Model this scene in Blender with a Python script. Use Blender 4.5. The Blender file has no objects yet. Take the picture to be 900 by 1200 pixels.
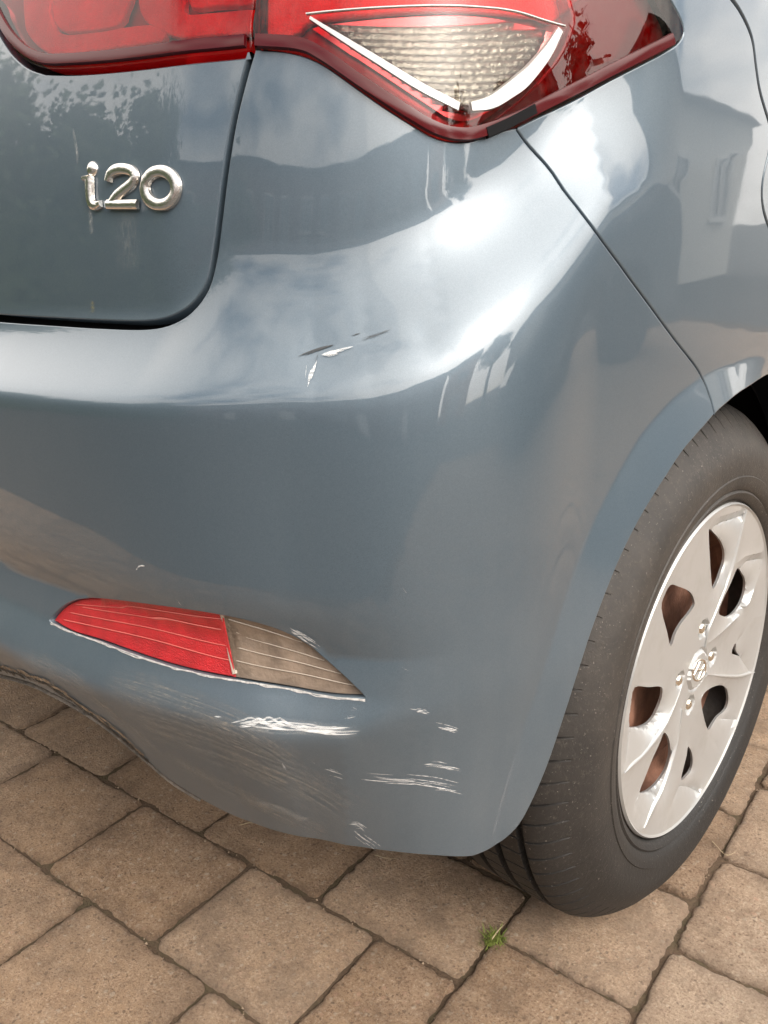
import bpy, bmesh, math, random
import numpy as np
from mathutils import Vector, Matrix, Euler
from mathutils.geometry import delaunay_2d_cdt
random.seed(7); rng = np.random.default_rng(7)
R = math.radians
scene = bpy.context.scene

# ------------------------------------------------------------------ camera
CP = dict(x=1.1755, y=-0.9031, z=0.7892, yaw=-0.74134, pitch=0.31598, roll=-0.01642, f=1009.94)
def cam_axes():
    yaw, pi_, ro = CP['yaw'], CP['pitch'], CP['roll']
    fw = np.array([math.sin(yaw)*math.cos(pi_), math.cos(yaw)*math.cos(pi_), -math.sin(pi_)])
    r = np.cross(fw, [0, 0, 1]); r /= np.linalg.norm(r); u = np.cross(r, fw)
    c, s = math.cos(ro), math.sin(ro)
    return np.array([CP['x'], CP['y'], CP['z']]), c*r+s*u, -s*r+c*u, fw
CO, CR, CU, CF = cam_axes()
cd = bpy.data.cameras.new('camera'); co = bpy.data.objects.new('camera', cd)
scene.collection.objects.link(co); scene.camera = co
M = Matrix.Identity(4)
for i in range(3):
    M[i][0] = CR[i]; M[i][1] = CU[i]; M[i][2] = -CF[i]; M[i][3] = CO[i]
co.matrix_world = M
cd.sensor_fit = 'HORIZONTAL'; cd.sensor_width = 36; cd.lens = CP['f']*36/900
cd.clip_start = 0.01; cd.clip_end = 3000

# ------------------------------------------------------------------ world, sun, exposure
SUN_EL, SUN_AZ = R(33), R(95)      # azimuth clockwise from +Y
w = bpy.data.worlds.new('World'); scene.world = w; w.use_nodes = True
nt = w.node_tree; nt.nodes.clear()
wo = nt.nodes.new('ShaderNodeOutputWorld'); bg = nt.nodes.new('ShaderNodeBackground')
sky = nt.nodes.new('ShaderNodeTexSky'); sky.sky_type = 'NISHITA'; sky.sun_disc = False
sky.sun_elevation = SUN_EL; sky.sun_rotation = SUN_AZ; sky.air_density = 1.0; sky.dust_density = 1.5
tc = nt.nodes.new('ShaderNodeTexCoord')
mp = nt.nodes.new('ShaderNodeMapping'); mp.inputs['Scale'].default_value = (1, 1, 2.2)
nz = nt.nodes.new('ShaderNodeTexNoise'); nz.inputs['Scale'].default_value = 2.3; nz.inputs['Detail'].default_value = 9
nz.inputs['Roughness'].default_value = .55
cr = nt.nodes.new('ShaderNodeValToRGB'); cr.color_ramp.elements[0].position = .33; cr.color_ramp.elements[1].position = .54
mx = nt.nodes.new('ShaderNodeMix'); mx.data_type = 'RGBA'
mx.inputs['B'].default_value = (12.5, 11.9, 11.2, 1)
nt.links.new(tc.outputs['Generated'], mp.inputs['Vector']); nt.links.new(mp.outputs[0], nz.inputs['Vector'])
nt.links.new(nz.outputs['Fac'], cr.inputs[0])
fa_ = nt.nodes.new('ShaderNodeMath'); fa_.operation = 'MULTIPLY_ADD'; fa_.use_clamp = True; nt.links.new(cr.outputs[0], fa_.inputs[2]); nt.links.new(fa_.outputs[0], mx.inputs['Factor'])
nt.links.new(sky.outputs[0], mx.inputs['A']); nt.links.new(mx.outputs['Result'], bg.inputs['Color'])
# veiled sun: the cloud brightens smoothly towards it
dt = nt.nodes.new('ShaderNodeVectorMath'); dt.operation = 'DOT_PRODUCT'
dt.inputs[1].default_value = (math.sin(SUN_AZ)*math.cos(SUN_EL), math.cos(SUN_AZ)*math.cos(SUN_EL), math.sin(SUN_EL))
nt.links.new(tc.outputs['Generated'], dt.inputs[0])
p1 = nt.nodes.new('ShaderNodeMath'); p1.operation = 'MAXIMUM'; nt.links.new(dt.outputs['Value'], p1.inputs[0]); p1.inputs[1].default_value = 0
p2 = nt.nodes.new('ShaderNodeMath'); p2.operation = 'POWER'; nt.links.new(p1.outputs[0], p2.inputs[0]); p2.inputs[1].default_value = 5
p3 = nt.nodes.new('ShaderNodeMath'); p3.operation = 'MULTIPLY_ADD'; nt.links.new(p2.outputs[0], p3.inputs[0]); p3.inputs[1].default_value = 1.7; p3.inputs[2].default_value = 1
nt.links.new(p2.outputs[0], fa_.inputs[0]); fa_.inputs[1].default_value = .75
p4 = nt.nodes.new('ShaderNodeMath'); p4.operation = 'POWER'; nt.links.new(p1.outputs[0], p4.inputs[0]); p4.inputs[1].default_value = 42
p5 = nt.nodes.new('ShaderNodeMath'); p5.operation = 'MULTIPLY_ADD'; nt.links.new(p4.outputs[0], p5.inputs[0]); p5.inputs[1].default_value = 4.0; nt.links.new(p3.outputs[0], p5.inputs[2]); p3 = p5
sc_ = nt.nodes.new('ShaderNodeVectorMath'); sc_.operation = 'SCALE'; sc_.inputs[0].default_value = (14.6, 13.8, 12.9); nt.links.new(p3.outputs[0], sc_.inputs['Scale'])
nt.links.new(sc_.outputs[0], mx.inputs['B'])
bg.inputs['Strength'].default_value = 0.13
nt.links.new(bg.outputs[0], wo.inputs['Surface'])
sd = bpy.data.lights.new('sun', 'SUN'); sd.energy = .8; sd.angle = R(78); sd.color = (1, .87, .70)
so = bpy.data.objects.new('sun', sd); scene.collection.objects.link(so)
so.rotation_euler = Vector((math.sin(SUN_AZ)*math.cos(SUN_EL), math.cos(SUN_AZ)*math.cos(SUN_EL), math.sin(SUN_EL))).to_track_quat('Z', 'Y').to_euler()
so.location = (3, -3, 5)
scene.view_settings.view_transform = 'Standard'; scene.view_settings.look = 'None'
scene.view_settings.gamma = 1; scene.view_settings.exposure = 0.54
try: scene.cycles.use_denoising = True
except Exception: pass
scene.cycles.max_bounces = 8; scene.cycles.transparent_max_bounces = 12

# ------------------------------------------------------------------ material helpers
class NT:
    def __init__(s, name):
        s.m = bpy.data.materials.new(name); s.m.use_nodes = True
        s.t = s.m.node_tree; s.b = s.t.nodes['Principled BSDF']; s.out = s.t.nodes['Material Output']
    def n(s, typ, **kw):
        nd = s.t.nodes.new(typ)
        for k, v in kw.items():
            if hasattr(nd, k): setattr(nd, k, v)
            else: nd.inputs[k.replace('_', ' ')].default_value = v
        return nd
    def l(s, a, b): s.t.links.new(a, b)
    def pos(s, scale=(1, 1, 1), obj=False):
        if obj:
            c = s.n('ShaderNodeTexCoord').outputs['Object']
        else:
            c = s.n('ShaderNodeNewGeometry').outputs['Position']
        m = s.n('ShaderNodeMapping'); m.inputs['Scale'].default_value = scale; s.l(c, m.inputs['Vector']); return m.outputs[0]
    def noise(s, v, scale, detail=4, rough=.5, dist=0):
        x = s.n('ShaderNodeTexNoise'); x.inputs['Scale'].default_value = scale; x.inputs['Detail'].default_value = detail
        x.inputs['Roughness'].default_value = rough; x.inputs['Distortion'].default_value = dist
        s.l(v, x.inputs['Vector']); return x.outputs['Fac']
    def ramp(s, f, a, b, ca=(0, 0, 0, 1), cb=(1, 1, 1, 1)):
        x = s.n('ShaderNodeValToRGB'); e = x.color_ramp.elements
        e[0].position = a; e[1].position = b; e[0].color = ca; e[1].color = cb; s.l(f, x.inputs[0]); return x.outputs[0]
    def mix(s, f, a, b, typ='MIX'):
        x = s.n('ShaderNodeMix'); x.data_type = 'RGBA'; x.blend_type = typ
        for k, v in (('Factor', f), ('A', a), ('B', b)):
            if isinstance(v, (int, float)): x.inputs[k].default_value = v
            elif isinstance(v, tuple): x.inputs[k].default_value = v if len(v) == 4 else (*v, 1)
            else: s.l(v, x.inputs[k])
        return x.outputs['Result']
    def math(s, op, a, b=0., c=None):
        x = s.n('ShaderNodeMath'); x.operation = op
        for i, v in enumerate((a, b, c)):
            if v is None: continue
            if isinstance(v, (int, float)): x.inputs[i].default_value = v
            else: s.l(v, x.inputs[i])
        return x.outputs[0]
    def bump(s, h, strength, dist):
        x = s.n('ShaderNodeBump'); x.inputs['Strength'].default_value = strength; x.inputs['Distance'].default_value = dist
        s.l(h, x.inputs['Height']); return x.outputs[0]
def simple(name, col, rough=.5, metal=0, coat=0, spec=None, bump=None, var=0.0, vscale=30):
    k = NT(name); b = k.b
    b.inputs['Roughness'].default_value = rough; b.inputs['Metallic'].default_value = metal
    b.inputs['Coat Weight'].default_value = coat; b.inputs['Coat Roughness'].default_value = .03
    if var:
        f = k.noise(k.pos(), vscale, 6)
        c = k.mix(k.ramp(f, .3, .7), tuple(x*(1-var) for x in col), tuple(min(1, x*(1+var)) for x in col)); k.l(c, b.inputs['Base Color'])
    else: b.inputs['Base Color'].default_value = (*col, 1)
    if bump: k.l(k.bump(k.noise(k.pos(), bump[0], 5), bump[1], .002), b.inputs['Normal'])
    return k.m

def paint_mat(name, dirty=True):
    k = NT(name); b = k.b
    P = k.pos()
    # metallic flake base under clear lacquer
    fl = k.n('ShaderNodeTexVoronoi'); fl.inputs['Scale'].default_value = 2600; k.l(P, fl.inputs['Vector'])
    flake = k.ramp(fl.outputs['Color'], .1, .9)
    base = k.mix(flake, (.060, .088, .114), (.084, .118, .150))
    sep = k.n('ShaderNodeSeparateXYZ'); k.l(P, sep.inputs[0])
    # dust: soft film, heavier low down, with vertical run marks and spots
    dust1 = k.noise(P, 9, 6, .6)
    streak = k.noise(k.pos((60, 60, 4)), 1.0, 4, .6)
    spots = k.noise(P, 260, 3, .6)
    low = k.n('ShaderNodeMapRange'); low.inputs['From Min'].default_value = .56; low.inputs['From Max'].default_value = .42
    k.l(sep.outputs['Z'], low.inputs['Value'])
    d = k.math('MULTIPLY', k.ramp(dust1, .3, .75), .25)
    d = k.math('ADD', d, k.math('MULTIPLY', k.ramp(streak, .45, .8), .10))
    d = k.math('ADD', d, k.math('MULTIPLY', k.ramp(spots, .62, .8), .10))
    d = k.math('ADD', k.math('MULTIPLY', d, .35), k.math('MULTIPLY', low.outputs[0], k.math('ADD', .18, d)))
    dm = k.math('MULTIPLY', d, .42)
    col = k.mix(dm, base, (.27, .275, .275)); k.l(col, b.inputs['Base Color'])
    b.inputs['Metallic'].default_value = .36
    k.l(k.math('ADD', .42, k.math('MULTIPLY', dm, .4)), b.inputs['Roughness'])
    k.l(k.math('SUBTRACT', 1.0, k.math('MULTIPLY', low.outputs[0], .78)), b.inputs['Coat Weight']); b.inputs['Coat IOR'].default_value = 1.52
    k.l(k.math('ADD', .012, k.math('MULTIPLY', d, .40)), b.inputs['Coat Roughness'])
    # long-wave lacquer unevenness
    h = k.math('ADD', k.noise(P, 5.5, 2, .5), k.math('MULTIPLY', k.noise(P, 300, 2, .5), .004))
    k.l(k.bump(h, .10, .01), b.inputs['Coat Normal'])
    return k.m
PAINT = paint_mat('metallic_blue_grey_paint')
GAP = simple('gap_black', (.008, .008, .009), .8); GAP.node_tree.nodes['Principled BSDF'].inputs['Specular IOR Level'].default_value = .1
BLACKPL = simple('black_plastic', (.03, .03, .032), .6, bump=(600, .3))
SEAL = simple('rubber_seal', (.02, .02, .02), .55)

# ------------------------------------------------------------------ object helpers
COL = scene.collection
def link(o, parent=None):
    COL.objects.link(o)
    if parent is not None: o.parent = parent
    return o
def thing(name, label, cat, loc=(0, 0, 0), group=None):
    o = bpy.data.objects.new(name, None); o.location = loc; o['label'] = label; o['category'] = cat
    if group: o['group'] = group
    o.empty_display_size = .1
    return link(o)
def mesh_obj(name, V, F, mat, parent=None, smooth=True, normals=None, sharp=None, mats=None, midx=None):
    me = bpy.data.meshes.new(name)
    me.from_pydata([tuple(map(float, v)) for v in V], [], [tuple(int(i) for i in f) for f in F]); me.validate(); me.update()
    for m_ in (mats or [mat]): me.materials.append(m_)
    if midx is not None: me.polygons.foreach_set('material_index', list(midx))
    me.polygons.foreach_set('use_smooth', [smooth]*len(me.polygons))
    if normals is not None: me.normals_split_custom_set_from_vertices([tuple(map(float, n)) for n in normals])
    if sharp is not None: me.set_sharp_from_angle(angle=R(sharp))
    return link(bpy.data.objects.new(name, me), parent)
def bm_obj(name, bm, mat, parent=None, smooth=False, sharp=None):
    me = bpy.data.meshes.new(name); bmesh.ops.recalc_face_normals(bm, faces=bm.faces[:]); bm.to_mesh(me); bm.free()
    me.materials.append(mat)
    me.polygons.foreach_set('use_smooth', [smooth]*len(me.polygons))
    if sharp is not None: me.set_sharp_from_angle(angle=R(sharp))
    return link(bpy.data.objects.new(name, me), parent)
def bbox(bm, c, s, rz=0, bev=0):
    r = bmesh.ops.create_cube(bm, size=1, matrix=Matrix.Translation(c) @ Matrix.Rotation(rz, 4, 'Z') @ Matrix.Diagonal((*s, 1)))
    if bev:
        es = list({e for v in r['verts'] for e in v.link_edges})
        bmesh.ops.bevel(bm, geom=es, offset=bev, segments=2, affect='EDGES', profile=.5)
def interp(x, xs, ys): return np.interp(x, xs, ys)
def sp(t, r):   # softplus: max(t,0) with radius r
    t = np.asarray(t, float)/r
    return r*np.where(t > 25, t, np.log1p(np.exp(np.minimum(t, 25))))
def sstep(t): t = np.clip(t, 0, 1); return t*t*(3-2*t)

# ------------------------------------------------------------------ the car's body surface S(s, z)
# plan curve from the middle of the tail round the corner, along the flank, round the nose
WZ = 0.298                      # wheel centre height, wheel centre at y = 0
kS = np.linspace(0, 6.2, 6201)
def heading(s, L):
    d = R(9)*np.clip(s/L, 0, 1)**1.6
    d = d + R(77)*sstep((s-L+.03)/.46)
    d = d + R(4)*sstep((s-L-.40)/.3)
    d = d + R(3)*np.clip((s-L-1.4)/1.5, 0, 1)            # the flank closes in towards the nose
    d = d + R(72)*sstep((s-4.25)/.62)
    d = d + R(15)*np.clip((s-4.85)/.6, 0, 1)
    return d
L_lo, L_hi = .3, .8
for _ in range(40):
    L_ = (L_lo+L_hi)/2
    TH = heading(kS, L_)
    PX = np.concatenate([[0], np.cumsum(np.cos(TH[:-1]+np.diff(TH)/2)*np.diff(kS))])
    PY = np.concatenate([[0], np.cumsum(np.sin(TH[:-1]+np.diff(TH)/2)*np.diff(kS))])
    if PX[1300] > .877: L_hi = L_
    else: L_lo = L_
CS = L_                       # arc length at which the corner begins
Y0 = -0.642
PY += Y0
S_END = float(kS[np.argmax((kS > 4.5) & (PX < 0))])
def plan(s):
    return interp(s, kS, PX), interp(s, kS, PY), interp(s, kS, TH)
S_AX = float(np.interp(0, PY, kS))      # s where the flank passes the rear axle
F_AX = S_AX+2.57

CRE_S = np.array([0, .6]); CRE_Z = np.array([.665, .665])
STR = None
DENT = None
LIP = None
def Dfun(s, z):
    s = np.asarray(s, float); z = np.asarray(z, float)
    zc = interp(s, CRE_S, CRE_Z)
    cf = sstep((s-CS)/.30)                       # how far round the corner
    fade = 1-sstep((s-CS-.36)/.14)                   # the crease dies on the flank
    t = z-zc
    A = (.050*(1-cf)+.036*cf)*fade
    wide = sstep((s-.655)/.075)
    wd = .060*(1-wide)+(.110*(1-cf)+.080*cf)*wide
    A = A*(1+.15*wide*(1-cf))
    r = .0035+.006*cf
    tt = sp(t, r)/wd; tt = np.where(tt < 1, tt, 1)
    d = -A*(1-(1-tt)**2)
    up = np.maximum(t, 0)
    sd_ = sstep((s-CS-.15)/.35)
    d = d - .05*up - (.62-.40*sd_)*np.maximum(up-.055, 0)**2
    d = d - (.55-.30*sd_)*np.maximum(z-.99, 0)
    dn = np.maximum(-t, 0)
    d = d - .13*(1-.85*cf)*dn**2
    if DENT is not None:
        for ds_, dz_, rs_, rz_, am_ in DENT: d = d - am_*np.exp(-((s-ds_)/rs_)**2-((z-dz_)/rz_)**2)
    # below the shoulder crease the corner swells a little before it drops
    d = d + .013*sstep((s-CS-.15)/.09)*(1-sstep((s-CS-.31)/.10))*(1-np.exp(-sp(-t, .004)/.055))
    if STR is not None:
        z1 = interp(s, STR[0], STR[1]); z2 = interp(s, STR[2], STR[3])
        amp = 1-sstep((s-STR[4]+.10)/.16)
        h = z1-z2
        a1 = sp(z1-z, .0025)-sp(z2-z, .004)      # 0..h
        d = d - amp*.35*sp(.030-np.abs(z-(z1+.030)), .006)*(.8)   # soft trough above the ledge
        d = d + amp*.50*a1 
        d = d - (amp*.37+.08*(1-amp))*sp(z2-z, .005)
    if LIP is not None:
        x_, y_, th = plan(s)
        for yc in (0., 2.57):
            rr = np.hypot(y_-yc, z-WZ); an = np.arctan2(z-WZ, y_-yc)
            an = np.where(an < -math.pi/2, an+2*math.pi, an)
            ro = interp(an, LIP[0], LIP[1])
            m = (rr < .6)
            q_ = ro-rr
            d = d + np.where(m, .28*sstep((an-R(86))/R(20))*sp(q_, .0012), 0)
    return d
def Sfun(s, z, off=0.):
    x, y, th = plan(s)
    d = Dfun(s, z)+off
    return np.stack([x+d*np.sin(th), y-d*np.cos(th), np.broadcast_to(z, np.shape(x))+0*d], -1)
def Snorm(s, z):
    e = 6e-4
    s = np.asarray(s, float); z = np.asarray(z, float)
    a = Sfun(s+e, z)-Sfun(np.maximum(s-e, 0), z); b = Sfun(s, z+e)-Sfun(s, z-e)
    n = np.cross(a, b); n /= np.linalg.norm(n, axis=-1, keepdims=True)+1e-12
    return n
def to_px(X):
    d = X-CO; zz = d@CF
    return np.stack([450+CP['f']*(d@CR)/zz, 600-CP['f']*(d@CU)/zz], -1), zz
UCACHE = None
def unproject(px, smin=0., smax=2.0, zmin=.12, zmax=1.5):
    """points of the photograph's outlines -> (s, z) on the body surface"""
    px = np.asarray(px, float)
    key = (smin, smax, zmin, zmax)
    if UCACHE is None or key not in UCACHE:
        gs, gz = np.meshgrid(np.arange(smin, smax, .006), np.arange(zmin, zmax, .006))
        X = Sfun(gs, gz); uv, dep = to_px(X); N = Snorm(gs, gz)
        ok = (dep > .1) & (np.sum(N*(X-CO), -1) < 0) & (np.abs(uv[..., 0]-450) < 900) & (np.abs(uv[..., 1]-600) < 1000)
        res = (uv[ok], gs[ok], gz[ok])
        if UCACHE is not None: UCACHE[key] = res
    else: res = UCACHE[key]
    uvf, gsf, gzf = res
    out = []
    for q in px:
        i = np.argmin(np.sum((uvf-q)**2, -1)); v = np.array([gsf[i], gzf[i]])
        for it in range(12):
            if it and n_ < 2e-6: break
            e = 5e-4
            f0 = to_px(Sfun(v[0], v[1]))[0]; fs = (to_px(Sfun(v[0]+e, v[1]))[0]-f0)/e; fz = (to_px(Sfun(v[0], v[1]+e))[0]-f0)/e
            J = np.stack([fs, fz], -1)
            try: st = np.linalg.solve(J, q-f0)
            except Exception: break
            n_ = np.hypot(*st)
            if n_ > .03: st *= .03/n_
            v = v+st
            v[0] = max(v[0], 0)
        out.append(v)
    return np.array(out)

# crease: traced, then extended level to the middle of the car
q = unproject([(-120, 447), (0, 452), (120, 460), (250, 463), (370, 450), (430, 430), (500, 390), (560, 342), (600, 305), (640, 266), (672, 236)])
o = np.argsort(q[:, 0]); q = q[o]
CRE_S = np.concatenate([[0], q[:, 0], [q[-1, 0]+.3]]); CRE_Z = np.concatenate([[q[0, 1]], q[:, 1], [q[-1, 1]+.06]])
# ledge below the reflector
a = unproject([(-60, 672), (0, 700), (63, 728), (120, 752), (200, 780), (300, 799), (380, 813), (427, 820), (470, 822)])
b = unproject([(-60, 705), (0, 738), (60, 770), (150, 804), (250, 832), (330, 851), (400, 856), (445, 846), (480, 835)])
STR = (np.r_[0, a[:, 0]], np.r_[a[0, 1], a[:, 1]], np.r_[0, b[:, 0]], np.r_[b[0, 1], b[:, 1]], a[-1, 0])
# wheel-arch lip: inner (edge) and outer line, as polar curves about the wheel
def polar(v):
    x, y, th = plan(v[:, 0]); return np.arctan2(v[:, 1]-WZ, y), np.hypot(y, v[:, 1]-WZ)
ARCH_PX = [(838, 485), (800, 530), (760, 592), (725, 660), (690, 752), (665, 830), (640, 903), (620, 948), (609, 967), (599, 978)]
lo = unproject([(900, 418), (860, 428), (822, 443), (790, 467), (750, 512), (700, 602), (650, 742), (615, 850), (597, 915), (583, 985)])
AN, RO = polar(lo); AN = np.where(AN < -math.pi/2, AN+2*math.pi, AN)
i = np.argsort(AN); AN = AN[i]; RO = RO[i]
LIP_AN = np.r_[math.pi-AN[::-1], AN[0:0]]
half = AN > math.pi/2
A2 = AN[half]; R2 = RO[half]
fr_an = math.pi-A2[::-1]; fr_r = R2[::-1]
LIP = (np.r_[-math.pi/2, fr_an, A2, 3*math.pi/2], np.r_[fr_r[0], fr_r, R2, R2[-1]])
dq = unproject([(382, 418), (440, 398), (500, 396)])
DENT = [(dq[0, 0], dq[0, 1], .022, .012, .0022), (dq[1, 0], dq[1, 1], .020, .006, .0008), (dq[2, 0], dq[2, 1], .010, .012, .0012)]
arch_in = unproject(ARCH_PX)
AI, RI = polar(arch_in); AI = np.where(AI < 0, AI+2*math.pi, AI)

# ------------------------------------------------------------------ panels cut out of the surface
def cat(pts, step=.006, closed=False):
    """Catmull-Rom through points, resampled"""
    P = np.asarray(pts, float)
    if len(P) == 2 and not closed:
        n = max(2, int(np.hypot(*(P[1]-P[0]))/step)+1); return P[0]+(P[1]-P[0])*np.linspace(0, 1, n)[:, None]
    Q = np.vstack([P[-1], P, P[0], P[1]]) if closed else np.vstack([2*P[0]-P[1], P, 2*P[-1]-P[-2]])
    out = []
    for i in range(1, len(Q)-2):
        a, b, c, d = Q[i-1], Q[i], Q[i+1], Q[i+2]
        n = max(2, int(np.hypot(*(c-b))/step)+1)
        t = np.linspace(0, 1, n, endpoint=False)[:, None]
        out.append(.5*((2*b)+(-a+c)*t+(2*a-5*b+4*c-d)*t**2+(-a+3*b-3*c+d)*t**3))
    out = np.vstack(out)
    return out if closed else np.vstack([out, P[-1]])
def join(*segs):
    """segments end to end -> closed loop"""
    out = []
    for g in segs:
        for q in g:
            if not out or np.hypot(*(np.array(q)-out[-1])) > 4e-4: out.append(np.array(q, float))
    if np.hypot(*(out[0]-out[-1])) < 4e-4: out.pop()
    return np.array(out)
def area(L): x, y = L[:, 0], L[:, 1]; return .5*np.sum(x*np.roll(y, -1)-np.roll(x, -1)*y)
def pip(P, L):
    x, y = P[:, 0], P[:, 1]; ins = np.zeros(len(P), bool)
    x1, y1 = L[:, 0], L[:, 1]; x2, y2 = np.roll(x1, -1), np.roll(y1, -1)
    for a, b, c, d in zip(x1, y1, x2, y2):
        if b == d: continue
        m = ((b > y) != (d > y)); ins ^= m & (x < (c-a)*(y-b)/(d-b)+a)
    return ins
def ldist(P, L):
    D = np.full(len(P), 9.)
    A = L; B = np.roll(L, -1, 0)
    for a, b in zip(A, B):
        e = b-a; t = np.clip(((P-a)@e)/max(e@e, 1e-12), 0, 1); D = np.minimum(D, np.hypot(*((a+t[:, None]*e)-P).T))
    return D
def outn(L):
    t = np.roll(L, -1, 0)-np.roll(L, 1, 0); t /= np.hypot(*t.T)[:, None]+1e-12
    return np.stack([t[:, 1], -t[:, 0]], -1)          # outward for a ccw loop
def triang(loops, step, extra=None):
    lo, hi = loops[0].min(0), loops[0].max(0)
    gx, gy = np.meshgrid(np.arange(lo[0]+step*.37, hi[0], step), np.arange(lo[1]+step*.37, hi[1], step*.866))
    gx[1::2] += step/2
    G = np.stack([gx.ravel(), gy.ravel()], -1)
    if extra is not None: G = np.vstack([G, extra])
    G = G[pip(G, loops[0])]
    for h in loops[1:]: G = G[~pip(G, h)]
    for h in loops: G = G[ldist(G, h) > step*.42]
    V = []; Ed = []; k = 0
    for L in loops:
        n = len(L); V += list(L); Ed += [(k+i, k+(i+1) % n) for i in range(n)]; k += n
    nb = k; V += list(G)
    vo, eo, fo, ov, oe, of = delaunay_2d_cdt([Vector((float(a), float(b))) for a, b in V], Ed, [], 0, 1e-7)
    vo = np.array([(v.x, v.y) for v in vo]); fo = np.array([f for f in fo if len(f) == 3])
    c = vo[fo].mean(1); keep = pip(c, loops[0])
    for h in loops[1:]: keep &= ~pip(c, h)
    fo = fo[keep]
    p = vo[fo]; ar = (p[:, 1, 0]-p[:, 0, 0])*(p[:, 2, 1]-p[:, 0, 1])-(p[:, 2, 0]-p[:, 0, 0])*(p[:, 1, 1]-p[:, 0, 1])
    fo[ar < 0] = fo[ar < 0][:, ::-1]
    return vo, fo
def panel(name, loops, mat, parent, step=.006, off=0., flange=.012, shrink=.0018, both=False, rnd=.0012, extra=None, dome=0., mirror_too=False):
    L2 = []
    for i, L in enumerate(loops):
        if (area(L) < 0) != (i > 0): L = L[::-1]
        n = outn(L)                    # outward from the material in every case
        mid = L[:, 0] < 1e-5
        n2 = n.copy(); n2[mid, 0] = 0
        L2.append((L-n2*(shrink if i == 0 or True else 0), n2, mid))
    vo, fo = triang([a[0] for a in L2], step, extra)
    N = Snorm(vo[:, 0], vo[:, 1]); N[vo[:, 0] < 1e-5, 0] = 0
    o_ = np.full(len(vo), off)
    if dome:
        dd = ldist(vo, L2[0][0]); o_ = off+dome*(1-np.exp(-dd/.012))
    V = Sfun(vo[:, 0], vo[:, 1])+N*o_[:, None]
    F = [tuple(f) for f in fo]; NN = list(N); V = list(V)
    if flange:
        for L, n, mid in L2:
            nb = Snorm(L[:, 0], L[:, 1]); e = 1e-3
            O = Sfun(L[:, 0]+n[:, 0]*e, L[:, 1]+n[:, 1]*e)-Sfun(L[:, 0], L[:, 1]); O /= np.linalg.norm(O, axis=1, keepdims=True)+1e-12
            base = Sfun(L[:, 0], L[:, 1])+nb*off
            m = len(L); st = len(V)
            for ro, ri, wn in ((0, 0, 0), (rnd*.7, -rnd*.3, .8), (rnd, -rnd, 3), (rnd, -flange, 9)):
                for j in range(m):
                    V.append(base[j]+O[j]*ro+nb[j]*ri); v = nb[j]+O[j]*wn; NN.append(v/np.linalg.norm(v))
            for k in range(3):
                for j in range(m):
                    j2 = (j+1) % m
                    if mid[j] and mid[j2]: continue
                    F.append((st+k*m+j, st+(k+1)*m+j, st+(k+1)*m+j2, st+k*m+j2))
    V = np.array(V); NN = np.array(NN)
    if both:
        k = len(V); V = np.vstack([V, V*np.array([-1, 1, 1])]); NN = np.vstack([NN, NN*np.array([-1, 1, 1])])
        F = F+[tuple(i+k for i in f[::-1]) for f in F]
    o = mesh_obj(name, V, F, mat, parent, True, NN)
    if mirror_too: mirrored(o, parent)
    return o
def mirrored(o, parent):
    c = o.copy(); c.scale.x = -1; COL.objects.link(c); c.parent = parent
    for ch in list(o.children): mirrored_child(ch, c)
    return c
def mirrored_child(ch, p):
    c = ch.copy(); COL.objects.link(c); c.parent = p
def ribbon(name, path, width, mat, parent, off=.0006, prof=None, step=.004, taper=False, raw=False, closed=False):
    """a strip (or bar with profile) lying on the surface along a path in (s,z)"""
    P = np.asarray(path, float) if raw else cat(path, step, closed)
    t = (np.roll(P, -1, 0)-np.roll(P, 1, 0)) if closed else np.gradient(P, axis=0)
    t /= np.hypot(*t.T)[:, None]+1e-12; n = np.stack([-t[:, 1], t[:, 0]], -1)
    m = len(P); wv = np.full(m, width) if np.isscalar(width) else np.interp(np.linspace(0, 1, m), np.linspace(0, 1, len(width)), width)
    if taper: u = np.linspace(0, 1, m); wv = wv*np.clip(np.minimum(u, 1-u)*6, .12, 1)
    prof = prof or [(-.5, 0), (.5, 0)]
    V = []
    for a, h in prof:
        q = P+n*(wv*a)[:, None]; nb = Snorm(q[:, 0], q[:, 1]); V.append(Sfun(np.maximum(q[:, 0], 0), q[:, 1])+nb*(off+h))
    k = len(prof); V = np.stack(V, 1).reshape(-1, 3); F = []
    for j in range(m if closed else m-1):
        j2 = (j+1) % m
        for i in range(k-1): F.append((j*k+i, j*k+i+1, j2*k+i+1, j2*k+i)[::-1])
    if len(prof) > 2 and not closed:
        F.append(tuple(range(k))); F.append(tuple((m-1)*k+i for i in range(k))[::-1])
    if name is None: return V, F
    return mesh_obj(name, V, F, mat, parent, len(prof) > 2, sharp=40 if len(prof) > 2 else None)
def merge(name, parts, mat, parent, **kw):
    V = []; F = []; k = 0
    for v, f in parts:
        V += list(v); F += [tuple(i+k for i in g) for g in f]; k += len(v)
    return mesh_obj(name, V, F, mat, parent, **kw)

U = unproject; UCACHE = {}
car = thing('parked_car', 'blue-grey hatchback with a scuffed and scratched rear bumper, parked on the brick driveway', 'car')

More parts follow.
